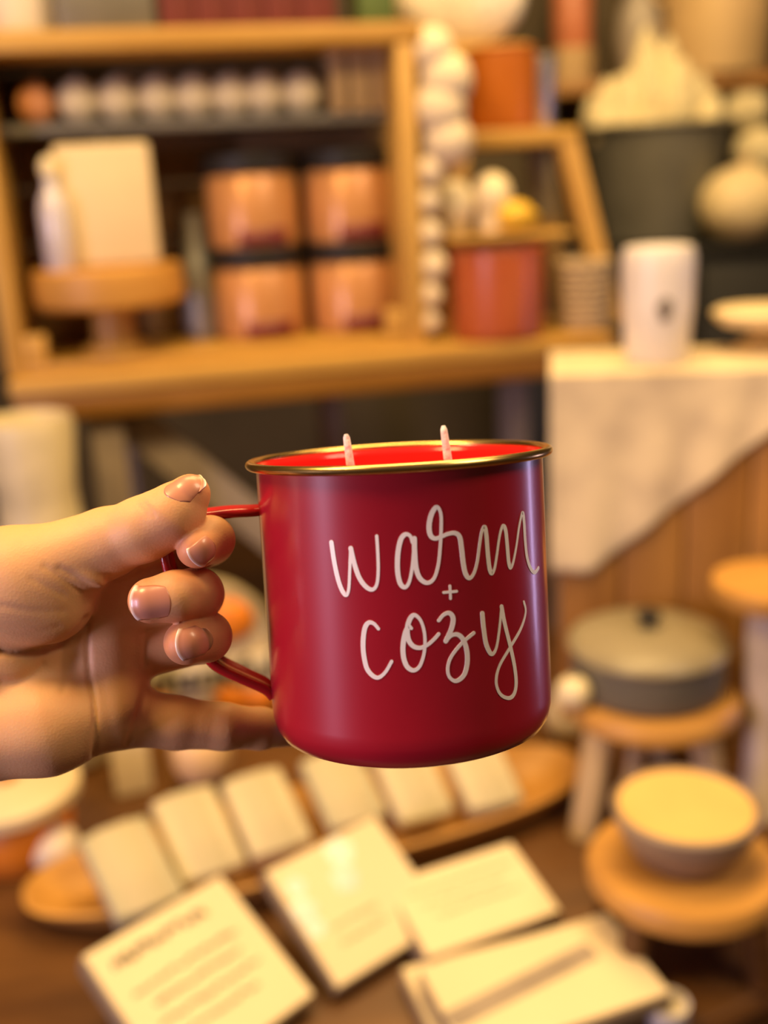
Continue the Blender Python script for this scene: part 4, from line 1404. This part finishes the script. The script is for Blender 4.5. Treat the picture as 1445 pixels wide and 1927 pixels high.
me = bpy.data.meshes.new('hand')
me.from_pydata((HV2 * U).tolist(), [], HF.tolist())
me.polygons.foreach_set('use_smooth', [True] * len(me.polygons))
fl_ = np.zeros(len(HV), np.float32)
for c, r_ in (((352, 1034, 110), 60), ((270, 1130, 115), 60), ((330, 1212, 115), 60), ((372, 905, 100), 50)):
    A, _k = C3(*c)
    fl_ = np.maximum(fl_, 0.8 * np.exp(-np.sum((HV - A) ** 2, 1) / r_ ** 2))
atr = me.attributes.new('flush', 'FLOAT', 'POINT')
atr.data.foreach_set('value', fl_)
me.materials.append(skin)
bm = bmesh.new()                                          # carry the forearm on towards the photographer's elbow
bm.from_mesh(me)
ring = [e for e in bm.edges if e.is_boundary]
for k in range(12):
    ex = bmesh.ops.extrude_edge_only(bm, edges=ring)
    vs_ = [g for g in ex['geom'] if isinstance(g, bmesh.types.BMVert)]
    ring = [g for g in ex['geom'] if isinstance(g, bmesh.types.BMEdge)]
    q_ = min(1.0, (k + 1) / 6)
    mid = sum((v.co for v in vs_), Vector()) / len(vs_)
    stp = Vector((-120, -25 - 45 * q_, 20 + 60 * q_)) * U
    for v in vs_:
        v.co = mid + (v.co - mid) * 1.022 + stp
    nb = {}
    for e in ring:
        nb.setdefault(e.verts[0], []).append(e.verts[1])
        nb.setdefault(e.verts[1], []).append(e.verts[0])
    for _ in range(10 if k < 3 else 2):
        new = {v: (v.co * 2 + sum((w.co for w in ws_), Vector())) / (2 + len(ws_)) for v, ws_ in nb.items()}
        for v, c_ in new.items():
            v.co = c_
bmesh.ops.holes_fill(bm, edges=ring, sides=0)
bmesh.ops.recalc_face_normals(bm, faces=bm.faces)
for f in bm.faces:
    f.smooth = True
bm.to_mesh(me)
bm.free()
hand = bpy.data.objects.new('hand', me)
COL.objects.link(hand)
hand.matrix_world = CM @ Matrix.Translation((0, 0, -2000 * U))
tag(hand, 'bare left hand gripping the red mug by its handle, thumb on top', 'hand')

nail_m = bpy.data.materials.new('fingernail')
nail_m.use_nodes = True
nt = nail_m.node_tree
b = nt.nodes['Principled BSDF']
at = nt.nodes.new('ShaderNodeAttribute')
at.attribute_name = 'tip'
mx = nt.nodes.new('ShaderNodeMix')
mx.data_type = 'RGBA'
mx.inputs['A'].default_value = (0.52, 0.22, 0.14, 1)
mx.inputs['B'].default_value = (0.86, 0.72, 0.60, 1)
nt.links.new(at.outputs['Fac'], mx.inputs['Factor'])
nt.links.new(mx.outputs['Result'], b.inputs['Base Color'])
b.inputs['Roughness'].default_value = 0.32
b.inputs['Coat Weight'].default_value = 0.15
b.inputs['Coat Roughness'].default_value = 0.1


def nail(c, tip, side, out, lu, lv, free=0.07):
    """c: nail centre, tip: direction to the free edge, side: across, out: outward (pixel-space axes x right, y up, z to viewer)"""
    A, _k = C3(*c)
    tip = np.array(tip, float)
    tip /= np.linalg.norm(tip)
    out = np.array(out, float)
    out -= tip * (out @ tip)
    out /= np.linalg.norm(out)
    side = np.cross(out, tip)
    n1, n2 = 22, 18
    out32 = out.astype(np.float32)
    for _ in range(40):                                   # drop the centre onto the skin
        A = A - out32 * np.clip(hand_sdf(A[None])[0], -5, 5) * 0.8
    P = []
    for i in range(n1 + 1):
        s_ = -1 + 2 * i / n1
        for j in range(n2 + 1):
            q = -1 + 2 * j / n2
            a_ = s_ - 0.16 * q * q * max(s_, 0) + 0.30 * q * q * max(-s_, 0)
            wv = q * (1 - 0.12 * (s_ < 0) * s_ * s_)
            P.append(A + tip * lu * a_ + side * lv * wv)
    P = np.array(P, np.float32)
    P0 = P.copy()
    for _ in range(30):
        P = P - out32[None] * np.clip(hand_sdf(P), -3, 3)[:, None] * 0.8
        mv = np.clip((P - P0) @ out32, -0.75 * lv, 0.75 * lv)
        P = (P0 + mv[:, None] * out32[None]).astype(np.float32)
    for _ in range(3):
        P = P - (grad(P) * np.clip(hand_sdf(P), -4, 4)[:, None] * 0.9).astype(np.float32)
    N = grad(P)
    S_ = np.array([-1 + 2 * (k // (n2 + 1)) / n1 for k in range(len(P))])
    Q_ = np.array([-1 + 2 * (k % (n2 + 1)) / n2 for k in range(len(P))])
    lift = 0.0 + 1.8 * np.clip((S_ + 1) / 0.8, 0, 1) * (1 - 0.8 * np.abs(Q_) ** 6)
    P = P + N * lift[:, None]
    # free edge stands straight on past the fingertip
    k1 = [k for k in range(len(P)) if S_[k] > 0.72]
    for k in k1:
        P[k] = P[k] + N[k] * (S_[k] - 0.72) * 9
    fs = [(i * (n2 + 1) + j, (i + 1) * (n2 + 1) + j, (i + 1) * (n2 + 1) + j + 1, i * (n2 + 1) + j + 1) for i in range(n1) for j in range(n2)]
    me = bpy.data.meshes.new('fingernail')
    me.from_pydata((P * U).tolist(), [], fs)
    me.polygons.foreach_set('use_smooth', [True] * len(me.polygons))
    at = me.attributes.new('tip', 'FLOAT', 'POINT')
    at.data.foreach_set('value', np.clip((S_ + 0.12 * Q_ ** 2 - (1 - 2 * free)) / 0.12, 0, 1).astype(np.float32))
    me.materials.append(nail_m)
    o = bpy.data.objects.new('fingernail', me)
    COL.objects.link(o)
    o.parent = hand
    so = o.modifiers.new('thick', 'SOLIDIFY')
    so.thickness = 1.6 * U
    so.offset = -1
    return o


nail((281, 1136, 150), (-1, -0.06, -0.25), None, (0, -0.08, 1), 36, 30)
nail((361, 1215, 150), (-1, -0.14, -0.2), None, (-0.05, -0.12, 1), 32, 27)
nail((381, 1045, 145), (-0.85, -0.55, -0.25), None, (0.1, -0.25, 1), 26, 22)
nail((350, 914, 120), (0.70, 0.70, 0.0), None, (-0.60, 0.50, 0.62), 36, 24, free=0.05)
